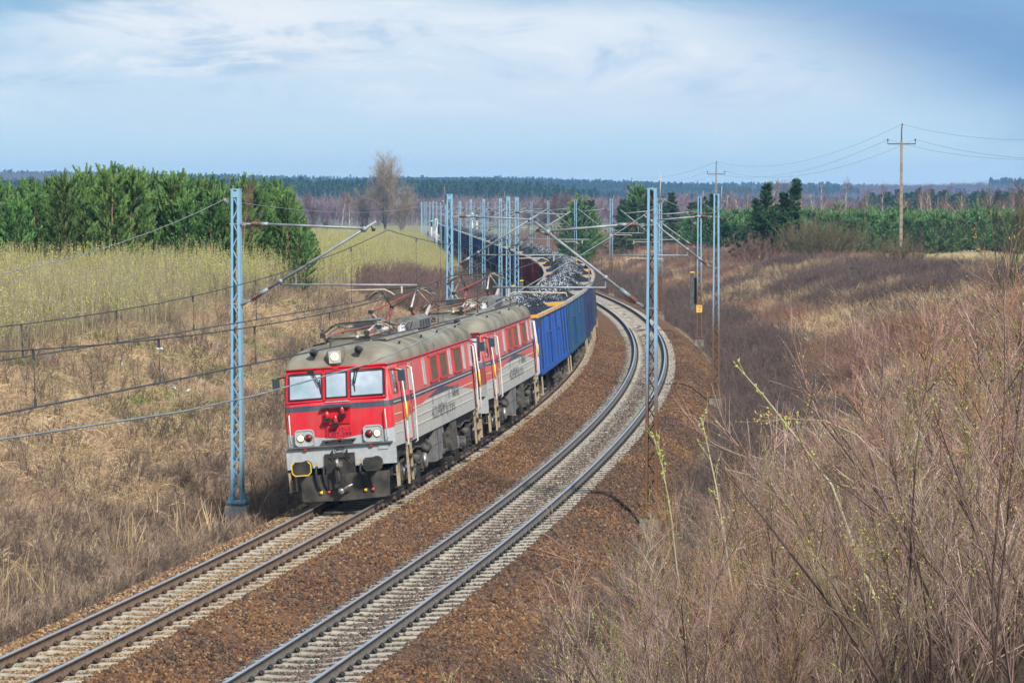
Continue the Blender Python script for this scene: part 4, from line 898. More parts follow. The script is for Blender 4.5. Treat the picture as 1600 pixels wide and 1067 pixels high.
    for xc in (-4.5, 4.5):
        m = MB()
        for sd in (-1, 1): m.prism([(xc-1.35, .62), (xc-1.1, .78), (xc-.5, .80), (xc-.35, .60), (xc+.35, .60), (xc+.5, .80), (xc+1.1, .78), (xc+1.35, .62), (xc+1.35, .48), (xc+.3, .40), (xc-.3, .40), (xc-1.35, .48)], sd*1.0-.06, sd*1.0+.06, 'xz'); m.box((xc-.9, sd*1.08, .46), (.30, .16, .28)); m.box((xc+.9, sd*1.08, .46), (.30, .16, .28))
        m.box((xc, 0, .62), (.35, 1.9, .2)); out.append(('bogie', m.mesh('bogie', M_GRIME)))
        for ax in (-.9, .9):
            m = MB(); n = 22 if detail else 12
            for sd in (-1, 1): m.tube([(xc+ax, sd*.68, .46), (xc+ax, sd*.715, .46), (xc+ax, sd*.72, .46), (xc+ax, sd*.82, .46)], [.485, .485, .46, .455], n)
            m.cyl((xc+ax, 0, .46), (0, 1, 0), .08, 1.4, 8); out.append(('wheelset', m.mesh('wheelset', M_GRIME)))
    return out
def coal_material():
    m = bpy.data.materials.new('coal'); m.use_nodes = True; nt = m.node_tree; N = nt.nodes; L = nt.links
    b = N['Principled BSDF']; b.inputs['Specular IOR Level'].default_value = .35
    tc = N.new('ShaderNodeTexCoord'); v = N.new('ShaderNodeTexVoronoi'); v.inputs['Scale'].default_value = 30; L.new(tc.outputs['Object'], v.inputs[0])
    r = N.new('ShaderNodeValToRGB'); r.color_ramp.elements[0].color = (.004, .004, .005, 1); r.color_ramp.elements[1].color = (.022, .023, .026, 1); r.color_ramp.elements[0].position = .3; r.color_ramp.elements[1].position = .95
    sp = N.new('ShaderNodeSeparateColor'); L.new(v.outputs['Color'], sp.inputs[0]); L.new(sp.outputs[0], r.inputs[0])
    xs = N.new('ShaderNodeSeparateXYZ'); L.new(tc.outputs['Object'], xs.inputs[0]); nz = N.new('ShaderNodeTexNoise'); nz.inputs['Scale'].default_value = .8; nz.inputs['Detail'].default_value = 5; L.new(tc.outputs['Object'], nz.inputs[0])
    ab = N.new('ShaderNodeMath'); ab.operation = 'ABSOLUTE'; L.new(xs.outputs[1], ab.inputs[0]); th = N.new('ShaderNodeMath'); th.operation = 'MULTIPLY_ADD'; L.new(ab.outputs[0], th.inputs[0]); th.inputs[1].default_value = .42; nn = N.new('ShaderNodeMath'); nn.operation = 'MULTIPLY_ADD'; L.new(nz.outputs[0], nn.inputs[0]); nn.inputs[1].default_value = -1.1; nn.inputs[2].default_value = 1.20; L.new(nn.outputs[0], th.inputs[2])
    gt = N.new('ShaderNodeMath'); gt.operation = 'GREATER_THAN'; L.new(sp.outputs[1], gt.inputs[0]); L.new(th.outputs[0], gt.inputs[1]); mxc = N.new('ShaderNodeMix'); mxc.data_type = 'RGBA'; L.new(gt.outputs[0], mxc.inputs[0]); L.new(r.outputs[0], mxc.inputs[6]); mxc.inputs[7].default_value = (.46, .475, .51, 1); L.new(mxc.outputs[2], b.inputs['Base Color'])  # pale chips towards the crest paint glints into the colour
    rr = N.new('ShaderNodeMapRange'); L.new(sp.outputs[1], rr.inputs[0]); rr.inputs[3].default_value = .16; rr.inputs[4].default_value = .65; L.new(rr.outputs[0], b.inputs['Roughness'])
    bn = N.new('ShaderNodeBump'); bn.inputs['Strength'].default_value = 1; bn.inputs['Distance'].default_value = .12; L.new(sp.outputs[2], bn.inputs['Height']); L.new(bn.outputs[0], b.inputs['Normal'])
    return m
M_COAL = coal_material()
def coal_mesh(seed, near):
    r = np.random.default_rng(seed); nx, ny = (230, 52) if near else (120, 28)
    X, Y = np.meshgrid(np.linspace(-6.3, 6.3, nx), np.linspace(-1.33, 1.33, ny), indexing='ij')
    ph = r.uniform(0, 6, 3); ex = .38+.62*np.clip((6.3-np.abs(X))/1.5, 0, 1); ey = np.clip((1.33-np.abs(Y))/1.1, 0, 1)
    Z = 2.95+.72*ex*ey**.8*(1+.25*np.sin(X*1.1+ph[0])+.15*np.sin(X*2.3+ph[1]))+(.06 if near else .08)*(r.random(X.shape)-.5)+.06*np.sin(X*5+ph[2])*np.cos(Y*5)
    X = X+(r.random(X.shape)-.5)*.06*ex; Y = Y+(r.random(X.shape)-.5)*.05*ey
    i = np.arange(nx*ny).reshape(nx, ny); a, b, c, d = i[:-1, :-1].ravel(), i[1:, :-1].ravel(), i[1:, 1:].ravel(), i[:-1, 1:].ravel()
    F = np.concatenate([np.stack([a, b, c], 1), np.stack([a, c, d], 1)])
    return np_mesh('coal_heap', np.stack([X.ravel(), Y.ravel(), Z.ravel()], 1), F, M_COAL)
SEQ = ['bright blue', 'teal blue', 'navy blue', 'dark slate', 'mid blue', 'navy blue', 'dark slate', 'maroon', 'maroon', 'maroon', 'mid blue', 'maroon', 'navy blue', 'teal blue', 'dark green', 'navy blue', 'mid blue', 'navy blue', 'navy blue', 'dark green', 'mid blue', 'navy blue', 'maroon', 'dark slate', 'mid blue', 'maroon', 'dark slate', 'maroon', 'navy blue', 'dark slate', 'dark green', 'navy blue', 'dark slate', 'dark slate']
ORD = 'first second third fourth fifth sixth seventh eighth ninth tenth eleventh twelfth thirteenth fourteenth fifteenth sixteenth seventeenth eighteenth nineteenth twentieth twenty-first twenty-second twenty-third twenty-fourth twenty-fifth twenty-sixth twenty-seventh twenty-eighth twenty-ninth thirtieth thirty-first thirty-second thirty-third thirty-fourth'.split()
_cache = {}; W0 = 88.75+7.98+7.05
coal_near = [coal_mesh(i, True) for i in range(4)]; coal_far = [coal_mesh(10+i, False) for i in range(4)]
for i, key in enumerate(SEQ):
    s = W0+i*14.04; near = i < 8
    top = M_ORWORN if i == 0 else M_TOPRAIL; end = M_ORANGE if i in (0, 4, 6, 9, 11, 15, 22) else M_TOPRAIL
    ck = (key, i == 0, end.name, near)
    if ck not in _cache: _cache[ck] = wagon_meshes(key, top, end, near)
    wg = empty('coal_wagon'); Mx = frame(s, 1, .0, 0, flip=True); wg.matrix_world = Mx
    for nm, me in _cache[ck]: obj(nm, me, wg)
    where = 'coupled directly behind the second locomotive' if i == 0 else ('last of the train' if i == len(SEQ)-1 else f'{ORD[i]} behind the locomotives')
    tag(wg, f'{key} open coal wagon, {where}', 'wagon', 'open wagons of the coal train')
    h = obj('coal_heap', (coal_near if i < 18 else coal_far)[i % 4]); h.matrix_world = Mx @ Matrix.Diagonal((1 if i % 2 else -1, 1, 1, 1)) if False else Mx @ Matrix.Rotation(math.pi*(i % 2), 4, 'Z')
    tag(h, f'heap of glinting black coal in the {ORD[i]} wagon behind the locomotives' if i < len(SEQ)-1 else 'heap of glinting black coal in the last wagon of the train', 'coal', 'coal loads of the wagons')
# ================================================================ overhead line
def mast_paint():
    m = bpy.data.materials.new('mast_blue_paint'); m.use_nodes = True; nt = m.node_tree; N = nt.nodes; L = nt.links
    b = N['Principled BSDF']; b.inputs['Roughness'].default_value = .5
    tc = N.new('ShaderNodeTexCoord'); n = N.new('ShaderNodeTexNoise'); n.inputs['Scale'].default_value = 3; n.inputs['Detail'].default_value = 8; L.new(tc.outputs['Object'], n.inputs[0])
    r = N.new('ShaderNodeValToRGB'); r.color_ramp.elements[0].color = (.16, .31, .43, 1); r.color_ramp.elements[1].color = (.23, .39, .51, 1); L.new(n.outputs[0], r.inputs[0]); L.new(r.outputs[0], b.inputs['Base Color']); return m
def mast_rusty():
    m = mast_paint(); m.name = 'mast_rusting_paint'; nt = m.node_tree; N = nt.nodes; L = nt.links; b = N['Principled BSDF']
    tc = N.new('ShaderNodeTexCoord'); sp = N.new('ShaderNodeSeparateXYZ'); L.new(tc.outputs['Object'], sp.inputs[0])
    n = N.new('ShaderNodeTexNoise'); n.inputs['Scale'].default_value = 2.5; n.inputs['Detail'].default_value = 8; L.new(tc.outputs['Object'], n.inputs[0])
    a = N.new('ShaderNodeMath'); a.operation = 'MULTIPLY_ADD'; L.new(n.outputs[0], a.inputs[0]); a.inputs[1].default_value = 1.6; L.new(sp.outputs[2], a.inputs[2])
    mr = N.new('ShaderNodeMapRange'); L.new(a.outputs[0], mr.inputs[0]); mr.inputs[1].default_value = 5.4; mr.inputs[2].default_value = 3.4
    r = N.new('ShaderNodeValToRGB'); r.color_ramp.elements[0].color = (.17, .075, .025, 1); r.color_ramp.elements[1].color = (.10, .055, .03, 1); L.new(n.outputs[0], r.inputs[0])
    mx = N.new('ShaderNodeMix'); mx.data_type = 'RGBA'; src = b.inputs['Base Color'].links[0].from_socket
    L.new(mr.outputs[0], mx.inputs[0]); L.new(src, mx.inputs[6]); L.new(r.outputs[0], mx.inputs[7]); L.new(mx.outputs[2], b.inputs['Base Color']); return m
M_MAST, M_MASTR = mast_paint(), mast_rusty()
M_TUBE = mat('galvanised_tube', (.17, .19, .20), (.27, .29, .31), scale=3, rough=.5, metal=.2)
M_FOUND = mat('concrete_footing', (.38, .365, .33), (.54, .52, .48), scale=4, rough=.9, bump=.3)
M_FOUNDR = mat('stained_footing', (.15, .13, .11), (.26, .235, .20), scale=4, rough=.9, bump=.3)
M_PLATE = mat('km_plate_yellow', (.66, .36, .05), (.72, .44, .10), scale=8, rough=.5)
M_WEIGHT = mat('counterweight', (.055, .055, .055), (.11, .11, .105), scale=4, rough=.8)
M_LACE = mat('mast_lacing', (.15, .30, .42), (.20, .37, .50), scale=2.5, rough=.6)
M_LACER = mat('mast_lacing_rusty', (.05, .04, .035), (.12, .07, .04), scale=2.5, rough=.7)
H0, H1 = -.42, 7.85                                                   # foot and top of a mast above the rail
def lattice_meshes(rusty, near):
    out = []; mp = M_MASTR if rusty else M_MAST; h = H1-H0
    hw = lambda z: .078+.048*(1-z/h); dp = lambda z: .085+.05*(1-z/h)
    for sx in (-1, 1):
        m = MB(); a = hw(0); b_ = hw(h)
        m.prism([(sx*a-.032, 0), (sx*a+.032, 0), (sx*b_+.032, h), (sx*b_-.032, h)], -dp(0), -dp(0)+.012, 'xz'); m.prism([(sx*a-.032, 0), (sx*a+.032, 0), (sx*b_+.032, h), (sx*b_-.032, h)], dp(0)-.012, dp(0), 'xz')
        m.prism([(sx*(a+.032)-.008, 0), (sx*(a+.032)+.006, 0), (sx*(b_+.032)+.006, h), (sx*(b_+.032)-.008, h)], -dp(0)+.012, dp(0)-.012, 'xz')
        out.append(('post', m.mesh('post', mp)))
    m = MB(); z = .25; k = 0; step = .36
    while z < h-.45:
        for sy in ((-1, 1) if near else (-1,)):
            kk = k if sy < 0 else k+1; s0 = 1 if kk % 2 else -1
            m.bar((s0*hw(z), sy*(dp(0)-.02), z), (-s0*hw(z+step), sy*(dp(0)-.02), z+step), .030, .012, up=(0, 1, 0))
        z += step; k += 1
    out.append(('lacing', m.mesh('lacing', M_LACER if rusty else M_LACE)))
    m = MB(); m.box((0, 0, h+.01), (.26, .20, .03)); m.box((0, -dp(0)+.0, h-.12), (.2, .014, .16)); m.box((0, 0, .03), (.52, .46, .05)); [m.prism([(sx*.16, .05), (sx*.25, .05), (sx*.17, .34), (sx*.16, .34)], -.11, .11, 'xz') for sx in (-1, 1)]
    [m.cyl((sx*.20, sy*.16, -.03), (0, 0, 1), .03, .16, 6) for sx in (-1, 1) for sy in (-1, 1)]; out.append(('end_plate', m.mesh('end_plate', mp)))
    m = MB(); m.box((0, 0, -.42), (.58, .52, .70), taper=.96); out.append(('footing', m.mesh('footing', M_FOUNDR if rusty else M_FOUND)))
    m = MB()
    for z in (4.85-H0, 6.95-H0): m.box((0, 0, z), (.31, .26, .035))
    out.append(('clamp_band', m.mesh('clamp_band', M_TUBE))); return out
LATT = {(r, n): lattice_meshes(r, n) for r in (False, True) for n in (False, True)}
def insulator(mb, a, b, mi=0, n=10):
    a = Vector(a); b = Vector(b); pts = []; rs = []
    for i in range(5):
        for f, r in ((.0, .035), (.35, .075), (.65, .075)):
            pts.append(a.lerp(b, (i+f)/5)); rs.append(r)
    pts.append(b); rs.append(.035); mb.tube(pts, rs, n, mi)
def cantilever(root, reach, double=False, ydir=0.0, near=True):
    """bracket of the contact line; x points from the mast towards the track"""
    R = reach; z = lambda v: v-H0
    C = empty('cantilever'); setparent(C, root)
    A = Vector((.17, ydir, z(4.83))); T = Vector((R-.12, ydir, z(7.02))); d = (T-A).normalized()
    m = MB(); m.tube([A+d*.62, T], .037, 8); m.tube([A+d*.50, A+d*.80], .06, 8); m.build('bracket_tube', M_TUBE, C)
    m = MB(); insulator(m, A+d*.28, A+d*.52); m.build('insulator', M_INS, C)
    m = MB(); m.bar((.12, ydir, z(4.85)), A+d*.28, .05, .05); m.tube([A, A+d*.30], .028, 6); m.build('hinge', M_TUBE, C)
    P = A+d*((R-.45-A.x)/d.x)
    m = MB(); m.tube([(.75, ydir, z(6.95)), (P.x, ydir, P.z+.02)], .034, 8); m.tube([(.62, ydir, z(6.95)), (.86, ydir, z(6.95))], .05, 8); m.cyl((P.x, ydir, P.z), (0, 1, 0), .08, .1, 8); m.build('tie_tube', M_TUBE, C)
    m = MB(); insulator(m, (.40, ydir, z(6.95)), (.64, ydir, z(6.95))); m.build('insulator', M_INS, C)
    m = MB(); m.tube([(.12, ydir, z(6.95)), (.42, ydir, z(6.95))], .024, 6); m.box((.2, ydir, z(6.95)), (.14, .08, .08)); m.build('hinge', M_TUBE, C)
    q = A+d*((1.18-A.x)/d.x)
    m = MB(); m.tube([(q.x, ydir, z(5.36)), (R+.95, ydir, z(5.36))], .028, 6); m.cyl((q.x, ydir, q.z), (0, 1, 0), .07, .09, 8); m.bar((q.x+.42, ydir, z(5.36)), (q.x+.42, ydir, q.z+.25), .025, .025); m.bar((q.x, ydir, q.z), (q.x, ydir, z(5.36)), .03, .03)
    m.build('steady_arm', M_TUBE, C)
    m = MB(); e = -.15 if R > 3.5 else .15
    m.tube([(R-.95, ydir, z(5.12)), (R-.92, ydir, z(5.22)), (R+.25+e, ydir, z(5.24)), (R+.42+e, ydir, z(5.16)), (R+.5+e, ydir, z(5.10))], .018, 6); m.bar((R+.55, ydir, z(5.36)), (R+.55, ydir, z(5.12)), .03, .04); m.build('registration_arm', M_CREAM, C)
    m = MB(); m.bar((R-.28, ydir, T.z-.1), (R-.20, ydir, z(6.80)), .03, .03); m.box((R-.20, ydir, z(6.80)), (.08, .12, .07)); m.build('messenger_clamp', M_RUBBER, C)
    return C
def wpos(s, u, z, track):
    x, y = su2xy(s, u); return Vector((float(x), float(y), float(rail_z(s, -D12 if track == 1 else 0, track)*0)+z))
MASTS = {1: [(70.7, -8.0), (113, -7.9), (162, -7.95), (173, -7.55), (217, -7.9), (221, -7.75), (252, -7.9), (285, -7.9), (325, -7.9), (361, -7.9), (397, -7.9), (430, -7.9), (462, -7.9), (495, -7.9), (530, -7.9), (578, -7.9), (612, -7.9), (660, -7.9), (668, -7.9)],
         2: [(69.2, 3.11), (112.6, 3.12), (161.6, 3.3), (197, 3.0), (203, 3.35), (244, 3.1), (287, 3.1), (334, 3.1), (372, 3.1), (410, 3.1), (450, 3.1), (490, 3.1), (525, 3.1), (565, 3.1), (610, 3.1), (670, 3.1), (735, 3.1)]}
SKIPC = {1: {173, 221, 668}, 2: {203}}
MLAB = {(1, 0): 'pale blue lattice mast on a concrete footing left of the leading locomotive', (1, 1): 'pale blue lattice mast behind the two locomotives, left of the train', (1, 2): 'pale blue lattice mast left of the first blue wagons, taller of a close pair', (1, 3): 'pale blue lattice mast left of the train, shorter of a close pair',
        (2, 0): 'nearest lattice mast right of the tracks, blue above and rusty below', (2, 1): 'rusty based lattice mast on the right bank, right of the kilometre plate mast', (2, 2): 'lattice mast with counterweights and a yellow kilometre plate on the right bank', (2, 3): 'rusty lattice mast of a pair hidden behind the nearest right mast', (2, 4): 'right one of the rusty pair behind the nearest right mast', (2, 5): 'lattice mast right of the outer curve of wagons, rusty below', (2, 6): 'lattice mast before the dark conifers, beyond the top of the curve'}
for track in (1, 2):
    for i, (s, u) in enumerate(MASTS[track]):
        near = s < 260; rusty = track == 2 and s < 300
        x, y = su2xy(s, u); _, _, t = axis(s); ang = -float(t)
        # x axis of the mast points towards its track
        sg = 1 if track == 1 else -1
        root = empty('lattice_mast'); root.matrix_world = Matrix.Translation((float(x), float(y), H0+(0 if s < 300 else -.1))) @ Matrix.Rotation(ang+(0 if sg > 0 else math.pi), 4, 'Z')
        for nm, me in LATT[(rusty, near)]: obj(nm, me, root)
        reach = (abs(u+D12) if track == 1 else abs(u))
        if s not in SKIPC[track]:
            cantilever(root, reach, near=near)
            if s in (162, 197, 217): cantilever(root, reach, ydir=.35)
        if i in (0, 1, 2) or s in (244, 252, 287):
            m = MB(); sx = -.16 if track == 1 else .0
            m.tube([(-.19, 0, H1-H0-.22), (-.19, 0, H1-H0+.16), (-.17, 0, H1-H0+.30), (-.10, 0, H1-H0+.28)] if i == 0 and track == 1 else [(-.19, .05, H1-H0-.4), (-.22, .05, H1-H0+.36)], .014, 5); m.build('arcing_rod', M_PANPALE if track == 2 else M_PAN, root)
        m = MB(); m.bar((-.1, 0, H1-H0-.32), (-.26, 0, H1-H0-.32), .05, .06); insulator(m, (-.26, 0, H1-H0-.32), (-.34, 0, H1-H0-.26), 0, 6); m.build('wire_bracket', M_TUBE, root)
        if track == 2 and i == 2:
            w = MB(); [w.box((.42, .1, 1.75+.22*k), (.24, .24, .21), 0) for k in range(10)]; w.box((.42, .1, 3.87), (.25, .25, .06), 1); w.bar((.42, .1, 3.9), (.42, .1, 6.6), .02, .02); w.build('counterweight', [M_WEIGHT, M_YELLOW], root)
            w = MB(); [w.box((.22, -.25, 2.1+.22*k), (.2, .2, .21), 0) for k in range(7)]; w.box((.22, -.25, 3.55), (.21, .21, .06), 1); w.bar((.22, -.25, 3.6), (.22, -.25, 6.4), .02, .02); w.build('counterweight', [M_WEIGHT, M_YELLOW], root)
            w = MB(); w.cyl((.3, .1, 6.7), (0, 1, 0), .14, .06, 14); w.build('tension_wheel', M_WEIGHT, root)
            # plate faces the oncoming line (-y side of the mast after the half turn is +y)
            p = MB(); p.box((0, .16, 1.72+.0), (.34, .02, .44)); pl = p.build('kilometre_plate', M_PLATE, root)
            FM = Matrix(((-1, 0, 0, 0), (0, 0, 1, .173), (0, 1, 0, 0), (0, 0, 0, 1)))
            text_part('162', .17, Matrix.Translation((0, 0, 1.82)) @ FM, M_LETTERN, root, 'plate_number', .95); text_part('5', .17, Matrix.Translation((0, 0, 1.63)) @ FM, M_LETTERN, root, 'plate_number', 1)
        if track == 1 and i in (2, 3):
            w = MB(); [w.box((.30, -.1, 1.3+.22*k), (.22, .22, .21), 0) for k in range(8)]; w.box((.30, -.1, 3.05), (.23, .23, .07), 1); w.box((.30, -.1, 1.9), (.235, .235, .07), 1); w.bar((.3, -.1, 3.0), (.3, -.1, 6.4), .02, .02); w.build('counterweight', [M_WEIGHT, M_YELLOW], root)
        side = 'left' if track == 1 else 'right'
        far_lab = f'distant pale blue lattice mast {"left" if track == 1 else "right"} of the railway, {ORD[i]} along that row'
        tag(root, MLAB.get((track, i), far_lab), 'mast', 'overhead line masts along the railway')
# wires
def wire(name, pts, r, parent, mt, n=4):
    m = MB(); m.tube(pts, r, n, caps=False); return m.build(name, mt, parent)
for track in (1, 2):
    sup = [(13.5 if track == 1 else 13.0)]+[s for s, u in MASTS[track] if s not in SKIPC[track]]
    uc = -D12 if track == 1 else 0
    OL = empty('overhead_line'); tag(OL, 'contact and messenger wires with droppers over the track of the train' if track == 1 else 'contact and messenger wires with droppers over the empty right track', 'overhead line', 'overhead lines of the two tracks')
    st = lambda i: (.18 if i % 2 else -.18)
    for i in range(len(sup)-1):
        a, b_ = sup[i], sup[i+1]; L_ = b_-a; n = 25 if a < 260 else 8; sag = min(1.35, 1.18*(L_/57)**2+.05); near = a < 260
        mp = []; cp = []; cp2 = []
        for t in np.linspace(0, 1, n):
            s = a+L_*t; uu = uc+st(i)*(1-t)+st(i+1)*t; zz = 6.80-4*sag*t*(1-t)
            mp.append(wpos(s, uu, zz, track)); cp.append(wpos(s, uu, 5.07-.03*4*t*(1-t), track)); cp2.append(wpos(s, uu+.05, 5.07-.03*4*t*(1-t), track))
        wire('messenger_wire', mp, .011, OL, M_WIRE); wire('contact_wire', cp, .009, OL, M_WIRE)
        if near: wire('contact_wire', cp2, .009, OL, M_WIRE)
        if a < 330:
            k = max(3, int(L_/4.6))
            for j in range(1, k):
                t = j/k; s = a+L_*t; uu = uc+st(i)*(1-t)+st(i+1)*t; zz = 6.80-4*sag*t*(1-t)
                m = MB(); A = wpos(s, uu, zz, track); B = wpos(s+.05, uu, 5.07-.12*t*(1-t), track); m.tube([A, B], .006, 4)
                if a < 120: m.box(A-Vector((0, 0, .05)), (.03, .03, .12)); m.box(B+Vector((0, 0, .05)), (.03, .03, .10))
                m.build('dropper', M_WIRE, OL)
    # earth wire along the mast tops
    uw = -8.35 if track == 1 else 3.42
    EW = empty('earth_wire'); tag(EW, 'pale wire slung along the tops of the left masts' if track == 1 else 'pale wire slung along the tops of the right masts', 'wire', 'wires along the mast tops')
    ms = [s for s, u in MASTS[track] if s not in SKIPC[track]]
    if track == 1: pts = [wpos(13.5+57.2*t, uw, 7.58-4*1.75*t*(1-t), 1) for t in np.linspace(0, 1, 25)]
    else: pts = [wpos(s, uw, float(np.interp(s, [0, 14, 21.5, 28, 35, 42, 49.5, 58, 69.2], [6.6, 5.9, 5.54, 5.38, 5.46, 5.84, 6.33, 6.86, 7.56])), 2) for s in np.linspace(2, 69.2, 28)]
    wire('wire_span', pts, .0095, EW, M_TUBE, 5)
    for i in range(len(ms)-1):
        a, b_ = ms[i], ms[i+1]; sg = .45*((b_-a)/45)**2; n = 13 if a < 260 else 6
        wire('wire_span', [wpos(a+(b_-a)*t, uw, 7.58-4*sg*t*(1-t), track) for t in np.linspace(0, 1, n)], .0105, EW, M_TUBE, 4)
# small cable box and stakes beside the line
def cable_box(s, u):
    x, y = su2xy(s, u); z = float(ground_z(x, y)); m = MB(); r = empty('cable_box'); r.location = (float(x), float(y), z-.05)
    m.box((0, 0, .3), (.36, .30, .7)); m.build('stand', mat('rust_brown', (.16, .07, .04), (.22, .11, .06), scale=6, rough=.8), r)
    m = MB(); m.box((0, 0, .72), (.5, .42, .14), taper=.8); m.build('lid', mat('rust_brown', (.16, .07, .04)), r); return r
tag(cable_box(88, 5.3), 'small rusty brown cable box standing in the right ditch', 'cable box')

# ================================================================ signals
M_SIGW = mat('signal_white', (.70, .70, .68), (.60, .60, .58), scale=4, rough=.5)
M_SIGB = mat('signal_black', (.015, .015, .017), rough=.6)
M_GREEN = emis('signal_green', (.05, 1, .45), 4)
def signal(s, u, h, back, label):
    x, y = su2xy(s, u); _, _, t = axis(s); r = empty('signal'); r.matrix_world = Matrix.Translation((float(x), float(y), -.7)) @ Matrix.Rotation(-float(t), 4, 'Z')
    m = MB(); m.tube([(0, 0, 0), (0, 0, h)], .09, 8); m.box((0, 0, .1), (.5, .5, .3)); m.build('post', M_SIGW, r)
    m = MB(); m.prism([(-.28, h-.1), (-.28, h+1.2), (-.14, h+1.45), (.14, h+1.45), (.28, h+1.2), (.28, h-.1)], -.16, .16, 'xz', 0); m.build('head', M_SIGW if back else M_SIGB, r)
    m = MB()
    for k in range(3): m.tube([(0, -.17, h+.2+.4*k), (0, -.40, h+.18+.4*k)], [.13, .12], 10)
    m.build('hood', M_SIGB, r)
    if not back:
        m = MB(); m.cyl((0, -.175, h+1.0), (0, 1, 0), .15, .03, 12); m.build('green_lamp', M_GREEN, r)
    m = MB(); m.tube([(.22, .12, 0), (.22, .12, h)], .02, 5); m.tube([(-.22, .12, 0), (-.22, .12, h)], .02, 5); [m.bar((-.22, .12, z), (.22, .12, z), .02, .02) for z in np.arange(.4, h, .4)]; m.build('ladder', M_SIGW, r)
    tag(r, label, 'signal', 'railway signals in the distance'); return r
signal(492, -7.35, 4.1, True, 'white railway signal at the left of the tracks beyond the train')
signal(560, -7.1, 3.6, False, 'black headed signal right next to the white one at the far left')
signal(640, 3.6, 4.6, True, 'white backed signal on the right beyond the last wagons')
signal(600, 3.4, 4.6, False, 'black headed signal showing a green light beyond the train')

# ================================================================ power poles
M_POLE = mat('pole_concrete', (.20, .155, .12), (.28, .22, .17), scale=2, rough=.85, bump=.2)
M_ARM = mat('pole_crossarm', (.06, .05, .045), (.10, .085, .07), scale=5, rough=.7)
def power_pole(X, Y, top, label):
    zb = float(ground_z(X, Y)); h = top-zb; r = empty('power_pole'); r.location = (X, Y, zb-.3); h += .3
    m = MB(); m.box((0, 0, h/2-.6), (.30, .26, h-1.2), taper=.62); m.build('pole', M_POLE, r)
    m = MB(); [m.box((0, -.12+.0035*k, .8+.62*k), (.09, .05, .10)) for k in range(int((h-3)/.62))]; m.build('step_holes', M_ARM, r)['kind'] = 'stuff'
    m = MB(); m.tube([(0, 0, h-1.3), (0, 0, h)], .055, 6); m.bar((-1.25, 0, h-1.55), (1.25, 0, h-1.55), .09, .10); m.build('crossarm', M_ARM, r)
    for px, pz in ((-1.22, h-1.5), (1.22, h-1.5), (.05, h-.15)):
        m = MB(); m.tube([(px, 0, pz), (px, 0, pz+.22), (px, 0, pz+.23), (px, 0, pz+.42)], [.03, .03, .07, .05], 6); m.build('insulator', M_INS, r)
    tag(r, label, 'power pole', 'power line poles on the right bank'); return r
PP = [(41, 104, 14.3), (34.6, 245, 14.3), (28.5, 385, 13.1), (19.6, 452, 11.4)]
power_pole(*PP[1], 'tall brown power pole with a crossarm standing by the yellow field'); power_pole(*PP[2], 'power pole with a crossarm behind the right lattice masts'); power_pole(*PP[3], 'farthest power pole, its crossarm just above the dark conifers')
power_pole(*PP[0], 'nearest power pole, high on the right bank above the thicket')
PL = empty('power_line'); tag(PL, 'three thin wires hanging between the power poles', 'power line')
for (a, b_, sag) in ((0, 1, 2.8), (1, 2, 1.9), (2, 3, .8)):
    A, B = Vector(PP[a]), Vector(PP[b_])
    for dx, dz in ((-1.22, -1.15), (1.22, -1.15), (.05, .2)):
        wire('wire_span', [A.lerp(B, t)+Vector((dx, 0, dz-4*sag*t*(1-t))) for t in np.linspace(0, 1, 22)], .010, PL, M_WIRE)
r = empty('wooden_pole_frame'); zb = float(ground_z(10.2, 405)); r.location = (10.2, 405, zb-.2); h = 8.6-zb
for x in (-1.3, 1.1):
    m = MB(); m.tube([(x, 0, 0), (x, 0, h)], [.14, .10], 8); m.build('pole', mat('old_wood', (.12, .09, .07), (.2, .16, .13), scale=2, rough=.9), r)
m = MB(); m.bar((-1.8, 0, h-.05), (1.6, 0, h-.05), .12, .14); m.build('crossbeam', M_ARM, r)
tag(r, 'double wooden pole joined by a crossbeam before the dark conifers', 'pole frame')
# ================================================================ vegetation builders
def tubes(P, R, sides=3):
    """many tubes at once: P (N,K,3) polylines, R (N,K) radii -> verts, quads"""
    N, K, _ = P.shape
    T = np.empty_like(P); T[:, 1:-1] = P[:, 2:]-P[:, :-2]; T[:, 0] = P[:, 1]-P[:, 0]; T[:, -1] = P[:, -1]-P[:, -2]
    T /= np.linalg.norm(T, axis=2, keepdims=True)+1e-9
    ref = rng.normal(size=(N, 1, 3)); a = np.cross(T, ref); a /= np.linalg.norm(a, axis=2, keepdims=True)+1e-9; b = np.cross(T, a)
    V = np.stack([P+(a*math.cos(2*math.pi*k/sides)+b*math.sin(2*math.pi*k/sides))*R[..., None] for k in range(sides)], 2)   # N,K,S,3
    i = np.arange(N*K*sides).reshape(N, K, sides); j = np.roll(i, -1, 2)
    F = np.stack([i[:, :-1], j[:, :-1], j[:, 1:], i[:, 1:]], -1).reshape(-1, 4)
    return V.reshape(-1, 3), F
def ribbons(P, Wd):
    """flat ribbons, random facing"""
    N, K, _ = P.shape; T = P[:, -1]-P[:, 0]; ref = rng.normal(size=(N, 3)); a = np.cross(T, ref); a /= np.linalg.norm(a, axis=1, keepdims=True)+1e-9
    V = np.stack([P-a[:, None]*Wd[..., None]/2, P+a[:, None]*Wd[..., None]/2], 2); i = np.arange(N*K*2).reshape(N, K, 2)
    F = np.stack([i[:, :-1, 0], i[:, :-1, 1], i[:, 1:, 1], i[:, 1:, 0]], -1).reshape(-1, 4); return V.reshape(-1, 3), F
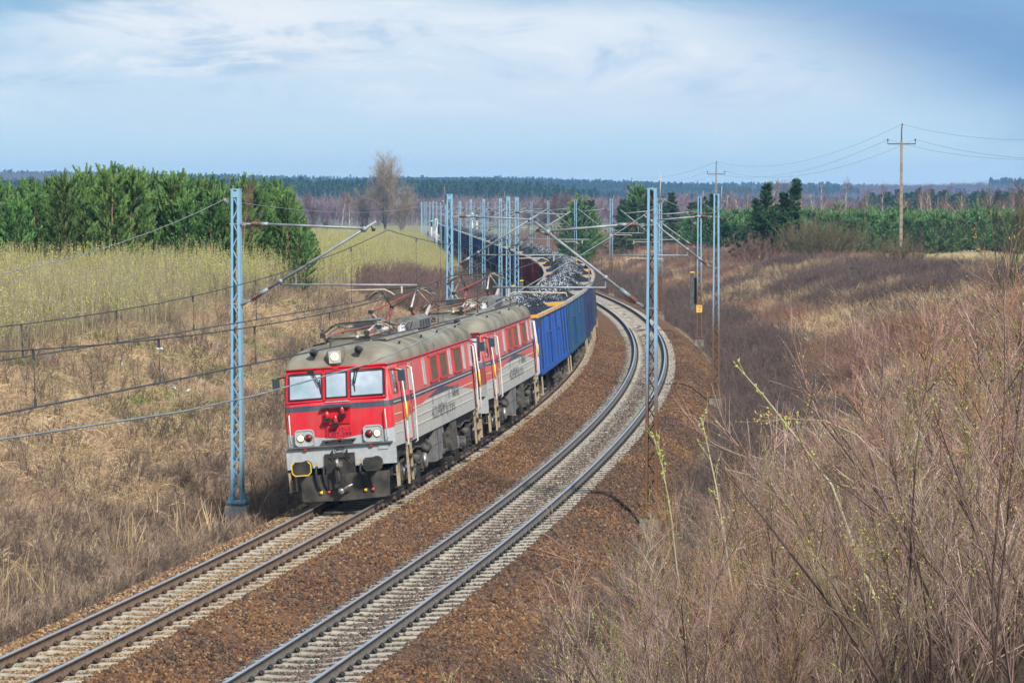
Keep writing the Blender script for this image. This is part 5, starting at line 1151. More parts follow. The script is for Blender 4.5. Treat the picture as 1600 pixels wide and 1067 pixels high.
def buds(C, r, lng=1.6, dirs=None):
    if len(C) == 0: return np.zeros((0, 3)), np.zeros((0, 3), int)
    """little four-sided buds or leaflets at C"""
    N = len(C); d = rng.normal(size=(N, 3)) if dirs is None else dirs; d = d/(np.linalg.norm(d, axis=1, keepdims=True)+1e-9)
    a = np.cross(d, rng.normal(size=(N, 3))); a /= np.linalg.norm(a, axis=1, keepdims=True)+1e-9; b = np.cross(d, a); r = np.broadcast_to(np.asarray(r, float), (N,))[:, None]
    V = np.stack([C-d*r*lng*.4, C+a*r, C+b*r, C-a*r, C-b*r, C+d*r*lng*1.4], 1); i = np.arange(N)[:, None]*6
    F = np.concatenate([i+np.array([[0, 2, 1, 1]]), i+np.array([[0, 3, 2, 2]]), i+np.array([[0, 4, 3, 3]]), i+np.array([[0, 1, 4, 4]]), i+np.array([[5, 1, 2, 2]]), i+np.array([[5, 2, 3, 3]]), i+np.array([[5, 3, 4, 4]]), i+np.array([[5, 4, 1, 1]])])
    return V.reshape(-1, 3), F[:, :3]
def cards(C, d, w, l):
    """small leaf-like quads at C pointing along d"""
    N = len(C); d = d/(np.linalg.norm(d, axis=1, keepdims=True)+1e-9); a = np.cross(d, rng.normal(size=(N, 3))); a /= np.linalg.norm(a, axis=1, keepdims=True)+1e-9
    w = np.broadcast_to(np.asarray(w, float), (N,))[:, None]; l = np.broadcast_to(np.asarray(l, float), (N,))[:, None]
    V = np.stack([C-a*w*.5, C+a*w*.5, C+d*l+a*w*.25, C+d*l-a*w*.25], 1); i = np.arange(N)[:, None]*4
    return V.reshape(-1, 3), i+np.array([[0, 1, 2, 3]])
def join(parts):
    """[(V, F, material index)] -> triangles"""
    Vs, Fs, mi, o = [], [], [], 0
    for V, F, k in parts:
        if len(V) == 0: continue
        F = np.asarray(F)
        if F.shape[1] == 4: F = np.concatenate([F[:, [0, 1, 2]], F[:, [0, 2, 3]]])
        Vs.append(V); Fs.append(F+o); mi.append(np.full(len(F), k)); o += len(V)
    return np.concatenate(Vs), np.concatenate(Fs), np.concatenate(mi)
def vmesh(name, parts, mats):
    V, F, mi = join(parts); return np_mesh(name, V, F, mats, mi)
def arcs(base, d0, L, K, droop, wob):
    """polylines from base along d0, bending by droop (z per unit) with wobble; base (N,3) d0 (N,3) L (N,)"""
    N = len(base); d = d0/(np.linalg.norm(d0, axis=1, keepdims=True)+1e-9); P = [base]; st = (L/(K-1))[:, None]; w = rng.normal(size=(N, 3))*wob
    for k in range(K-1):
        d = d+w*.5+rng.normal(size=(N, 3))*wob*.5; d[:, 2] += droop; d /= np.linalg.norm(d, axis=1, keepdims=True)+1e-9; P.append(P[-1]+d*st)
    return np.stack(P, 1)
def along(P, f):
    """points and directions on polylines: f (M,) fraction, with index arrays"""
    K = P.shape[1]; x = np.clip(f*(K-1), 0, K-1.001); k = x.astype(int); t = (x-k)[:, None]; i = np.arange(len(f))
    return P[i, k]*(1-t)+P[i, k+1]*t, P[i, k+1]-P[i, k]
def children(P, n, f0, f1):
    i = np.repeat(np.arange(len(P)), n); f = rng.uniform(f0, f1, len(i)); q, d = along(P[i], f); return q, d/(np.linalg.norm(d, axis=1, keepdims=True)+1e-9), f, i
def ui(n): v = rng.normal(size=(n, 3)); return v/np.linalg.norm(v, axis=1, keepdims=True)

G_STRAW = mat('dead_grass', (.34, .235, .13), (.56, .425, .27), scale=.35, rough=.9, inst=.30, coord='Object', spec=.15)
G_STRAW2 = mat('dead_weed', (.22, .15, .105), (.38, .28, .20), scale=.5, rough=.9, inst=.3, spec=.1)
G_GREEN = mat('fresh_grass', (.09, .13, .03), (.15, .19, .05), scale=.6, rough=.8, inst=.2, spec=.2)
G_STEM = mat('scrub_stem', (.25, .205, .13), (.35, .30, .195), scale=.6, rough=.85, inst=.22, spec=.2)
G_BUD = mat('scrub_bud', (.50, .53, .08), (.64, .65, .15), scale=1, rough=.8, inst=.2, spec=.2)
G_BRUSH = mat('brush_twig', (.145, .085, .07), (.27, .172, .135), scale=.5, rough=.85, inst=.35, spec=.2)
G_BRUSHG = mat('brush_twig_grey', (.085, .062, .056), (.165, .12, .102), scale=.5, rough=.85, inst=.3, spec=.2)
G_RUSSET = mat('brush_russet', (.19, .095, .06), (.33, .19, .125), scale=.5, rough=.85, inst=.3, spec=.2)
G_TWIG = mat('shrub_twig', (.135, .08, .066), (.43, .30, .25), scale=2.2, rough=.75, inst=.25, spec=.3); G_TWIG2 = mat('shrub_twig_tan', (.17, .08, .05), (.35, .20, .12), scale=2.2, rough=.75, inst=.25, spec=.3); G_TWIG3 = mat('shrub_twig_olive', (.15, .115, .06), (.30, .245, .14), scale=2.2, rough=.75, inst=.25, spec=.3)
G_TWIGD = mat('shrub_stem_dark', (.055, .034, .028), (.15, .10, .08), scale=2, rough=.8, inst=.2, spec=.3)
G_BUDG = mat('shrub_bud_green', (.25, .30, .045), (.36, .40, .09), scale=3, rough=.6, inst=.15)
G_BUDO = mat('shrub_bud_brown', (.30, .17, .07), (.40, .25, .11), scale=3, rough=.7, inst=.2)

def tuft(n, h, w, spread, lean, m=G_STRAW, wind=None):
    base = np.zeros((n, 3)); base[:, :2] = rng.normal(size=(n, 2))*spread; d = np.zeros((n, 3)); d[:, :2] = rng.normal(size=(n, 2))*lean; d[:, 2] = 1
    if wind is not None: d[:, :2] += wind
    P = arcs(base, d, h*rng.uniform(.5, 1.2, n), 4, -.22*lean*1.5-.12, .12); W_ = np.outer(np.full(n, w)*rng.uniform(.6, 1.3, n), [1, .85, .6, .15]); V, F = ribbons(P, W_)
    return vmesh('tuft', [(V, F, 0)], [m])
def shoots(n, h, spread, budn):
    base = np.zeros((n, 3)); base[:, :2] = rng.normal(size=(n, 2))*spread; d = np.zeros((n, 3)); d[:, :2] = rng.normal(size=(n, 2))*.10; d[:, 2] = 1
    L = h*rng.uniform(.45, 1.1, n); P = arcs(base, d, L, 5, .01, .035); V, F = tubes(P, np.outer(np.full(n, 1), [.008, .007, .006, .005, .003])*1.25)
    q, dd, f, i = children(P, 3, .25, .8); T = arcs(q, dd+ui(len(q))*.35, L[i]*.28, 3, .05, .06); V2, F2 = tubes(T, np.outer(np.ones(len(q)), [.005, .004, .003]))
    c, _, f, i = children(P, budn, .62, 1.0); c2, _, _, _ = children(T, 1, .5, 1); c2 = c2[c2[:, 2] > h*.52]; c = np.concatenate([c, c2]); V3, F3 = buds(c+rng.normal(size=c.shape)*.012, rng.uniform(.011, .022, len(c)), 1.4)
    return vmesh('shoots', [(V, F, 0), (V2, F2, 0), (V3, F3, 1)], [G_STEM, G_BUD])
def brush(n, h, spread, m, tw=7, thick=1.0):
    base = np.zeros((n, 3)); base[:, :2] = rng.normal(size=(n, 2))*spread; d = np.zeros((n, 3)); d[:, :2] = base[:, :2]*.8+rng.normal(size=(n, 2))*.3; d[:, 2] = 1
    L = h*rng.uniform(.55, 1.1, n); P = arcs(base, d, L, 5, .02, .12); V, F = tubes(P, np.outer(np.ones(n), [.010, .008, .006, .005, .003])*thick)
    q, dd, f, i = children(P, tw, .2, .95); T = arcs(q, dd+ui(len(q))*.75, L[i]*.38*(1.1-f*.5), 4, .05, .15); V2, F2 = tubes(T, np.outer(np.ones(len(q)), [.005, .004, .0035, .002])*thick)
    q2, d2, f2, i2 = children(T, 2, .3, .95); U = arcs(q2, d2+ui(len(q2))*.7, np.full(len(q2), h*.14), 3, .04, .15); V3, F3 = ribbons(U, np.outer(np.ones(len(q2)), [.006, .005, .003])*thick)
    return vmesh('brush', [(V, F, 0), (V2, F2, 0), (V3, F3, 0)], [m])

# near ground by the road bridge the bank is higher: the shrubs stand on it (see ground_z)
def place(n, s0, s1, u0, u1, pw=1.0):
    s = s0+(s1-s0)*rng.random(n)**pw; u = rng.uniform(u0, u1, n); x, y = su2xy(s, u); return s, u, np.asarray(x), np.asarray(y)
def view_keep(x, y, z, h, m=.035): return in_view(x, y, z, m) | in_view(x, y, z+h, m)
def do_scatter(name, label, cat, s, u, x, y, keep, meshes, smin, smax, tilt=.12, kind='stuff', sink=.03, hgt=1.0, flat=None):
    z = ground_z(x, y); keep = keep & view_keep(x, y, z, hgt); x, y, z = x[keep], y[keep], z[keep]; n = len(x)
    rot = np.stack([rng.normal(size=n)*tilt, rng.normal(size=n)*tilt, rng.uniform(0, 6.283, n)], 1)
    return tag(scatter(name, np.stack([x, y, z-sink], 1), rot, rng.uniform(smin, smax, n), rng.integers(0, len(meshes), n), meshes), label, cat)

# ---------------------------------------------------------------- grass and scrub of the banks
TUFTS = [tuft(46, .62, .016, .16, .55) for _ in range(5)]+[tuft(40, .8, .014, .12, .35) for _ in range(2)]
FLATS = [tuft(54, .85, .018, .22, 1.3) for _ in range(5)]
WEEDS = [tuft(26, .75, .012, .14, .4, G_STRAW2) for _ in range(4)]
def left_bank():
    s, u, x, y = place(60000, 32, 165, -D12-21, -D12-2.7, 1.15); ul = -(u+D12); n3 = vnoise(x, y, 4, 3); dark = sstep(.45, .7, vnoise(x, y, 7, 2)+.25*(1-sstep(4, 8, ul)))
    p = rng.random(len(s)); k = (p < .62*(1-.75*dark)) & ((ul > 5.0+1.6*n3) | (p < .05))
    mx_, my_ = su2xy(70.7, -8.0); near_mast = (np.hypot(x-mx_, y-my_) < 1.0) | ((np.abs(x-mx_+.1*(my_-y)) < .7) & (y < my_) & (y > my_-3.0)); k &= ~near_mast
    do_scatter('dead_grass', 'dry straw coloured grass lying over the left bank of the cutting', 'grass', s, u, x, y, k, TUFTS+FLATS*3, .40, .9, .3)
    k2 = ~near_mast & (p > .62) & (ul > 2.9) & (p < .62+.30*np.clip(dark+.15+.7*(ul < 5.5), 0, 1))
    do_scatter('dead_weeds', 'dark brown withered weeds at the foot of the left bank', 'weeds', s, u, x, y, k2, WEEDS, .45, 1.0, .3)
    k3 = (p > .70) & (ul > 7.5) & (s > 75) & (vnoise(x, y, 2.6, 5) > .52) & (vnoise(x, y, 12, 1) > .4)
    do_scatter('green_grass', 'patches of fresh green grass near the top of the left bank', 'grass', s, u, x, y, k3, [tuft(40, .36, .018, .24, .5, G_GREEN) for _ in range(3)], .6, 1.1)
    # a few upright twiggy bushes and reeds on the slope
    s, u, x, y = place(5200, 34, 118, -D12-8.5, -D12-2.35, 1.1); ul = -(u+D12); mx_, my_ = su2xy(70.7, -8.0); nm_ = (np.hypot(x-mx_, y-my_) < 1.0) | ((np.abs(x-mx_+.1*(my_-y)) < .75) & (y < my_) & (y > my_-4.5)); k = ~nm_ & (rng.random(len(s)) < .95-.7*sstep(4.8, 8.5, ul+2*vnoise(x, y, 5, 3)))
    do_scatter('toe_brush', 'low grey brown twiggy weeds along the foot of the left bank', 'weeds', s, u, x, y, k, [brush(12, .5, .2, G_STRAW2, 6, .8) for _ in range(3)]+[brush(12, .5, .2, G_BRUSHG, 6, .8) for _ in range(2)], .5, 1.25, .15, hgt=.8)
    s, u, x, y = place(900, 40, 150, -D12-15, -D12-3.6, 1.0); ul = -(u+D12); k = rng.random(900) < .55
    do_scatter('slope_brush', 'thin leafless twigs standing in the dry grass of the left bank', 'brush', s, u, x, y, k, [brush(7, 1.1, .16, G_BRUSHG, 6) for _ in range(4)], .6, 1.3, .1, hgt=1.5)
    s, u, x, y = place(160, 38, 72, -D12-5.2, -D12-2.9, 1.0); REED = [tuft(5, 1.15, .022, .18, .12, G_STRAW) for _ in range(4)]
    do_scatter('dry_reeds', 'tall pale dry reeds along the foot of the left bank', 'reeds', s, u, x, y, rng.random(160) < .6, REED, .7, 1.2, .08, hgt=1.2)
left_bank()
M_LIT = mat('white_plastic', (.62, .66, .70), rough=.4)
for k_, (px_, py_, d_) in enumerate(((187, 567, 92), (254, 552, 96), (251, 546, 97), (293, 566, 92), (274, 577, 90))):
    X_ = (px_-800)*d_/4300; m_ = MB(); m_.add([(random.gauss(0, .10), random.gauss(0, .10), random.uniform(.0, .12)) for _ in range(8)], [(0, 1, 2), (2, 3, 4), (4, 5, 1), (1, 3, 6), (6, 7, 0), (5, 7, 2)])
    o_ = m_.build('plastic_litter', M_LIT); o_.location = (X_, d_, float(ground_z(X_, d_))+.32); tag(o_, ['white plastic scrap alone at the left on the grassy slope', 'white plastic scrap, lower of the two lying close together on the slope', 'white plastic scrap, upper of the two lying close together on the slope', 'white plastic scrap nearest the left lattice mast on the slope', 'white plastic scrap lying lowest on the grassy slope'][k_], 'litter', 'plastic litter on the left slope')
SHOOTS = [shoots(13, 2.0, .38, 5) for _ in range(4)]+[shoots(13, 1.7, .38, 0) for _ in range(3)]
def left_scrub():
    s, u, x, y = place(38000, 80, 640, -D12-75, -D12-4, 1.5); ul = -(u+D12); edge = 12.5+3*vnoise(x, y, 12, 1)-1.5*sstep(150, 220, s)-7*sstep(215, 300, s)-1.5*sstep(300, 340, s)
    pines = (y > 138) & (y < 190) & (ul > 17) & (x < -13)
    k = (ul > edge) & ~pines & (rng.random(len(s)) < np.where(s < 170, 1, .75))
    pb = np.clip(sstep(108, 150, s)+.6*(vnoise(x, y, 6, 4)-.5), .04, 1); bud = rng.random(len(s)) < pb
    do_scatter('willow_scrub', 'thicket of thin upright shoots with yellow green buds above the left bank', 'scrub', s, u, x, y, k & bud, SHOOTS[:4], .75, 1.1, .05, hgt=2.2)
    do_scatter('tan_scrub', 'tan leafless shoots in front of the yellow green scrub on the left bank', 'scrub', s, u, x, y, k & ~bud, SHOOTS[4:], .75, 1.15, .08, hgt=2.2)
    s, u, x, y = place(9000, 118, 460, -D12-22, -D12-3.4, 1.2); ul = -(u+D12); w = 13.5-1.5*sstep(150, 220, s)-6.0*sstep(215, 300, s); lo = 4.4+0*s
    k = (ul < w+1+2*(vnoise(x, y, 5, 2)-.5)) & (ul > lo) & (s > 158+16*vnoise(x, y, 6, 1))
    do_scatter('dark_brush', 'purple brown leafless brush covering the left bank beyond the locomotives', 'brush', s, u, x, y, k, [brush(12, 1.3, .3, G_BRUSH, 7) for _ in range(3)]+[brush(12, 1.3, .3, G_BRUSHG, 7) for _ in range(3)], .6, 1.1, .08, hgt=1.8)
left_scrub()
def right_bank():
    BR = [brush(12, .95, .3, G_BRUSH, 7) for _ in range(4)]+[brush(12, .95, .3, G_RUSSET, 7) for _ in range(2)]; BG = [brush(12, .95, .3, G_BRUSHG, 7) for _ in range(4)]
    s, u, x, y = place(46000, 44, 330, 3.4, 30, 1.35); band = vnoise(x, y, 9, 7); p = rng.random(len(s)); field = (u > 27) & (y > 168)
    ditch = (u < 5.8+3*vnoise(x, y, 5, 2))
    k = ~field & (p < np.where(ditch, .62, .50)) & (u > 3.5+.5*vnoise(x, y, 2, 1)) & ~((band > .54) & ~ditch & (p > .16))
    kd = k & (ditch | (vnoise(x, y, 14, 5) < .36)); kb = k & ~kd
    do_scatter('grey_brush', 'dark grey tangled brush in the ditch along the right track', 'brush', s, u, x, y, kd, BG, .55, 1.15, .1, hgt=1.2)
    do_scatter('purple_brush', 'purple brown leafless brush covering the right bank', 'brush', s, u, x, y, kb & ~((u > 19) & (s > 150) & (p > .25)), BR, .5, 1.1, .1, hgt=1.4)
    k = ~field & ~ditch & (p > .62) & (p < .62+.36*sstep(.44, .58, band)+.05)
    do_scatter('bank_grass', 'pale dry grass showing in bands between the brush of the right bank', 'grass', s, u, x, y, k, [tuft(40, .7, .02, .2, .4) for _ in range(4)], .7, 1.3, .15)
    s, u, x, y = place(3500, 170, 420, 25, 90, 1.0); k = (vnoise(x, y, 6, 3) > .45)
    do_scatter('field_grass', 'short yellow grass of the field beyond the right bank', 'grass', s, u, x, y, k, [tuft(40, .22, .03, .3, .5, G_STRAW) for _ in range(3)], .6, 1.2)
    s, u, x, y = place(2600, 330, 620, 4, 45, 1.0)
    do_scatter('far_brush', 'brown brush far along the right side of the line', 'brush', s, u, x, y, rng.random(2600) < .6, BR, .8, 1.6, .1, hgt=1.5)
right_bank()

# ---------------------------------------------------------------- foreground shrubs on the right
def shrub(h, stems, br, tw, green, lean=.22, tm=None):
    base = np.zeros((stems, 3)); base[:, :2] = rng.normal(size=(stems, 2))*.14; d = np.zeros((stems, 3)); d[:, :2] = rng.normal(size=(stems, 2))*lean+base[:, :2]*.6; d[:, 2] = 1
    L = h*rng.uniform(.7, 1.08, stems); P = arcs(base, d, L, 9, .015, .07); r0 = h*.0052*rng.uniform(.7, 1.2, stems); V, F = tubes(P, np.outer(r0, np.linspace(1, .22, 9)), 4)
    q, dd, f, i = children(P, br, .14, .97); B = arcs(q, dd*.9+ui(len(q))*.62+[0, 0, .15], L[i]*.36*(1.15-f*.75)*rng.uniform(.6, 1.2, len(q)), 6, .045, .09); V2, F2 = tubes(B, np.outer(r0[i]*.42, np.linspace(1, .35, 6)), 3)
    q2, d2, f2, i2 = children(B, tw, .12, .98); T = arcs(q2, d2*.8+ui(len(q2))*.65+[0, 0, .1], h*.105*rng.uniform(.4, 1.4, len(q2)), 4, .04, .10); V3, F3 = tubes(T, np.outer(np.full(len(q2), h*.00095), [1, .85, .7, .5]), 3)
    c1, e1, _, _ = children(T, 3, .1, 1); c2, e2, _, _ = children(B, 7, .2, 1); c = np.concatenate([c1, c2]); e = np.concatenate([e1, e2])+ui(len(c1)+len(c2))*.5
    g = rng.random(len(c)) < green; Vg, Fg = buds(c[g], rng.uniform(.006, .0115, g.sum())*(h/3.2), 1.9, e[g]); keep = ~g & (rng.random(len(c)) < .55); Vo, Fo = buds(c[keep], rng.uniform(.004, .0075, keep.sum())*(h/3.2), 1.7, e[keep])
    return (vmesh('branches', [(V, F, 0), (V2, F2, 1), (V3, F3, 1)], [G_TWIGD, tm or G_TWIG]), vmesh('buds', [(Vg, Fg, 0), (Vo, Fo, 1)], [G_BUDG, G_BUDO]))
SH_D = [shrub(3.2, 6, 12, 7, .03, .30) for _ in range(5)]+[shrub(3.2, 6, 11, 6, .03, tm=G_TWIG2) for _ in range(2)]+[shrub(3.2, 5, 10, 6, .16, tm=G_TWIG3) for _ in range(2)]
SH_S = [shrub(3.2, 3, 9, 4, .6, .16) for _ in range(3)]+[shrub(3.2, 3, 9, 4, .4, .16, G_TWIG3) for _ in range(2)]                # sparse ones with green buds
TOPX = [560, 640, 700, 800, 900, 1000, 1060, 1150, 1250, 1350, 1450, 1550, 1700]
TOPY = [1140, 1090, 1040, 990, 930, 860, 790, 735, 700, 640, 565, 490, 445]
def foreground():
    spots = []
    tries = 0
    while len(spots) < 255 and tries < 60000:
        tries += 1
        d = 13+47*random.random()**.8; X = random.uniform(-.06, .235)*d; s, u = xy2su(np.array([X]), np.array([d])); u = float(u[0])
        if u < (5.2 if d > 45 else 6.0): continue
        zg = float(ground_z(np.array([X]), np.array([d]))[0]); px = 800+4300*X/d
        yt = float(np.interp(px, TOPX, TOPY))+abs(random.gauss(0, 1))*110-(30 if random.random() < .07 else 0)
        zt = 7.493-(yt-317.9)*d/4300; h = zt-zg
        if not 1.1 < h < 4.4: continue
        if px < 980 and random.random() < .55: continue
        if any((X-a)**2+(d-b_)**2 < .42**2 for a, b_, *_ in spots): continue
        spots.append((X, d, zg, h, px, yt))
    spots.sort(key=lambda t: t[1]); return spots
spots = foreground()
def add_shrubs():
    rest = []; nthing = 0
    for k, (X, d, zg, h, px, yt) in enumerate(spots):
        sparse = px < 1040 and random.random() < .85
        pool = SH_S if sparse else SH_D; br_, bd = pool[random.randrange(len(pool))]; sc = h/3.2; M = Matrix.Translation((X, d, zg-.06)) @ Matrix.Rotation(random.uniform(0, 6.28), 4, 'Z') @ Matrix.Diagonal((sc*random.uniform(.85, 1.15), sc*random.uniform(.85, 1.15), sc, 1))
        r = empty('leafless_shrub'); r.matrix_world = M; obj('branches', br_, r); obj('buds', bd, r)
        lab = 'sparse leafless shrub with green buds in front of the right track' if sparse else 'leafless shrub of the dense thicket filling the lower right'
        tag(r, lab, 'shrub', 'sparse shrubs beside the right track' if sparse else 'shrubs of the thicket on the near right bank')
add_shrubs()
def long_branch(label, pts, r0, green, name='leafless_shrub'):
    """one long whip standing out of the thicket"""
    P = np.array(pts, float)[None]; K = P.shape[1]; V, F = tubes(P, np.linspace(r0, r0*.3, K)[None], 5)
    q, dd, f, i = children(P, 16, .25, 1); T = arcs(q, dd+ui(16)*.5, rng.uniform(.06, .22, 16), 3, .04, .1); V2, F2 = tubes(T, np.outer(np.ones(16), [.0032, .0026, .0018]), 3)
    c, e, f, i = children(P, 16, .3, 1); c2, e2, _, _ = children(T, 2, .4, 1); c = np.concatenate([c, c2]); e = np.concatenate([e, e2])+ui(len(c)); Vg, Fg = buds(c, rng.uniform(.006, .012, len(c)), 1.9, e)
    r = empty(name); r.location = pts[0]; br_ = vmesh('branches', [(V-P[0, 0], F, 0), (V2-P[0, 0], F2, 0)], [mat('whip_bark', (.25, .20, .12), (.34, .28, .18), scale=4, rough=.7)]); obj('branches', br_, r); obj('buds', vmesh('buds', [(Vg-P[0, 0], Fg, 0)], [G_BUDG if green else G_BUDO]), r)
    tag(r, label, 'shrub'); return r
def img(px, py, d): return ((px-800)*d/4300, d, 7.493-(py-317.9)*d/4300)
long_branch('long pale whip with green buds rising above the thicket, tallest of them', [img(1415, 1090, 17), img(1380, 960, 17.3), img(1335, 850, 17.5), img(1302, 760, 17.8), img(1250, 690, 18), img(1195, 620, 18.3), img(1152, 572, 18.5)], .016, True)
long_branch('thin whip with green buds right of the rusty mast', [img(1150, 960, 19), img(1135, 850, 19), img(1120, 760, 19.2), img(1105, 690, 19.3), img(1096, 652, 19.4)], .009, True)
long_branch('arching red brown twig reaching left over the thicket', [img(1400, 740, 20), img(1340, 680, 20), img(1290, 658, 20.2), img(1230, 655, 20.4), img(1170, 660, 20.6)], .008, False)
long_branch('short whip with green buds left of the rusty mast foot', [img(1060, 900, 20), img(1050, 810, 20), img(1036, 730, 20.2), img(1028, 690, 20.3)], .008, True)
# ================================================================ trees
T_PINE = mat('pine_needles', (.055, .13, .036), (.12, .22, .055), scale=1.1, rough=.7, inst=.34, spec=.25, lo=.3, hi=.7)
T_PINETIP = mat('pine_tip', (.13, .19, .045), (.17, .23, .06), scale=1.5, rough=.7, inst=.15, spec=.25)
T_PBARK = mat('pine_bark', (.19, .105, .06), (.28, .175, .11), scale=3, rough=.9)
T_SPRUCE = mat('spruce_needles', (.016, .048, .015), (.035, .085, .025), scale=1.2, rough=.75, inst=.2, spec=.2)
T_BARK = mat('tree_bark', (.075, .058, .045), (.13, .105, .085), scale=3, rough=.9)
T_BIRCH = mat('birch_bark', (.55, .52, .47), (.40, .36, .32), scale=3, rough=.8)
T_BTWIG = mat('birch_twig', (.13, .075, .06), (.20, .12, .09), scale=.8, rough=.85, inst=.2)
T_GTWIG = mat('willow_twig', (.22, .165, .10), (.31, .24, .15), scale=.4, rough=.85, inst=.15)
T_DTWIG = mat('alder_twig', (.075, .05, .05), (.12, .085, .08), scale=.4, rough=.85, inst=.25)
T_MOSS = mat('mossy_bark', (.10, .11, .03), (.13, .11, .06), scale=2, rough=.9)

T_PINE2 = mat('plantation_needles', (.06, .14, .055), (.125, .22, .085), scale=1.1, rough=.75, inst=.30, spec=.2)
def young_pine(h, wd, dense=1.0, nm=None):
    """young pine: whorls of rising branches carrying bottle-brush shoots, long leading shoot"""
    n = 10; tz = np.linspace(0, h, n); tr = np.zeros((1, n, 3)); tr[0, :, 2] = tz; tr[0, :, :2] = np.cumsum(rng.normal(size=(n, 2))*.03, 0)
    Vt, Ft = tubes(tr, np.linspace(.055, .012, n)[None]*h/5.5, 6)
    P = []; wz = []; z = .45
    while z < h-.55:
        f = z/h; L = wd*(.35+.85*(1-f)**.8)*(1 if f > .18 else .8); nb = rng.integers(5, 8); a0 = rng.uniform(0, 6.28)
        for b in range(nb):
            a = a0+6.283*b/nb+rng.normal()*.25; el = .28+.65*f+rng.normal()*.1; base = np.array([0, 0, z+rng.normal()*.05]); d = np.array([math.cos(a), math.sin(a), math.tan(el)]); P.append(arcs(base[None], d[None], np.array([L*rng.uniform(.7, 1.15)]), 5, .09, .06)[0])
        z += rng.uniform(.36, .52)
    P = np.array(P); Vb, Fb = tubes(P, np.outer(np.full(len(P), .015), np.linspace(1, .35, 5)), 3)
    q, d, f, i = children(P, int(11*dense), .25, 1.0); Q = arcs(q, d+ui(len(q))*.7+[0, 0, .35], rng.uniform(.18, .42, len(q)), 3, .12, .05)
    ends = arcs(P[:, -1], P[:, -1]-P[:, -2]+[0, 0, .04], rng.uniform(.25, .45, len(P)), 3, .14, .03)
    lead = arcs(np.array([[0, 0, h-.55]]).repeat(5, 0)+rng.normal(size=(5, 3))*.02, np.array([[0, 0, 1.]]) + np.concatenate([[[0, 0, 0]], rng.normal(size=(4, 3))*.45*[1, 1, 0]]), np.array([.9, .5, .5, .45, .5]), 3, .08, .02)
    S = np.concatenate([Q, ends]); parts = []
    for A, wd_, nb_, sp_ in ((S, .085, 3, .16), (lead, .12, 5, .10)):       # each shoot is a brush of long narrow needle fans
        st = np.repeat(A[:, 0], nb_, 0); dd = np.repeat(A[:, -1]-A[:, 0], nb_, 0); ln = np.linalg.norm(dd, axis=1); dd = dd/(ln[:, None]+1e-9)
        parts.append(cards(st, dd+ui(len(st))*sp_, np.full(len(st), wd_)*rng.uniform(.7, 1.3, len(st)), ln*rng.uniform(.9, 1.25, len(st))))
        idx = np.repeat(np.arange(len(A)), nb_+2); c, d2 = along(A[idx], rng.random(len(idx))); d2 = d2/(np.linalg.norm(d2, axis=1, keepdims=True)+1e-9); parts.append(cards(c, d2*.8+ui(len(c))*.8, rng.uniform(.02, .035, len(c)), rng.uniform(.10, .16, len(c))))
    tt = np.repeat(np.concatenate([ends[:, -1], lead[:, -1]]), 2, 0); Vp, Fp = cards(tt-[0, 0, .04], np.array([0, 0, 1.])+ui(len(tt))*.4, .06, .12)
    (V0, F0), (V1, F1), (V2, F2), (V3, F3) = parts
    return vmesh('trunk', [(Vt, Ft, 0), (Vb, Fb, 0)], [T_PBARK]), vmesh('crown', [(V0, F0, 0), (V1, F1, 0), (V2, F2, 0), (V3, F3, 0), (Vp, Fp, 1)], [nm or T_PINE, T_PINETIP])
def spruce(h, wd, lean=0, gap=.21, z=.5, per=46):
    n = 8; tr = np.zeros((1, n, 3)); tr[0, :, 2] = np.linspace(0, h, n); tr[0, :, 0] = np.linspace(0, lean, n); Vt, Ft = tubes(tr, np.linspace(.09, .01, n)[None], 6); P = []
    while z < h-.12:
        f = z/h; L = wd*(1-f)**.75+.12; nb = rng.integers(5, 9)
        for b in range(nb):
            a = rng.uniform(0, 6.28); P.append(arcs(np.array([[lean*f, 0, z]]), np.array([[math.cos(a), math.sin(a), .15+.5*f]]), np.array([L*rng.uniform(.55, 1.15)]), 5, -.06 if f < .7 else .05, .06)[0])
        z += gap*rng.uniform(.75, 1.3)*h/6
    P = np.array(P); Vb, Fb = tubes(P, np.outer(np.full(len(P), .014), np.linspace(1, .3, 5)), 3)
    idx = np.repeat(np.arange(len(P)), per); c, dd = along(P[idx], rng.uniform(.12, 1, len(idx))); dd = dd/(np.linalg.norm(dd, axis=1, keepdims=True)+1e-9); c = c+rng.normal(size=c.shape)*[.05, .05, .03]
    Vn, Fn = cards(c, dd*.6+ui(len(c))*.7+[0, 0, -.35], rng.uniform(.05, .09, len(c)), rng.uniform(.14, .28, len(c)))
    return vmesh('trunk', [(Vt, Ft, 0), (Vb, Fb, 0)], [T_BARK]), vmesh('crown', [(Vn, Fn, 0)], [T_SPRUCE])
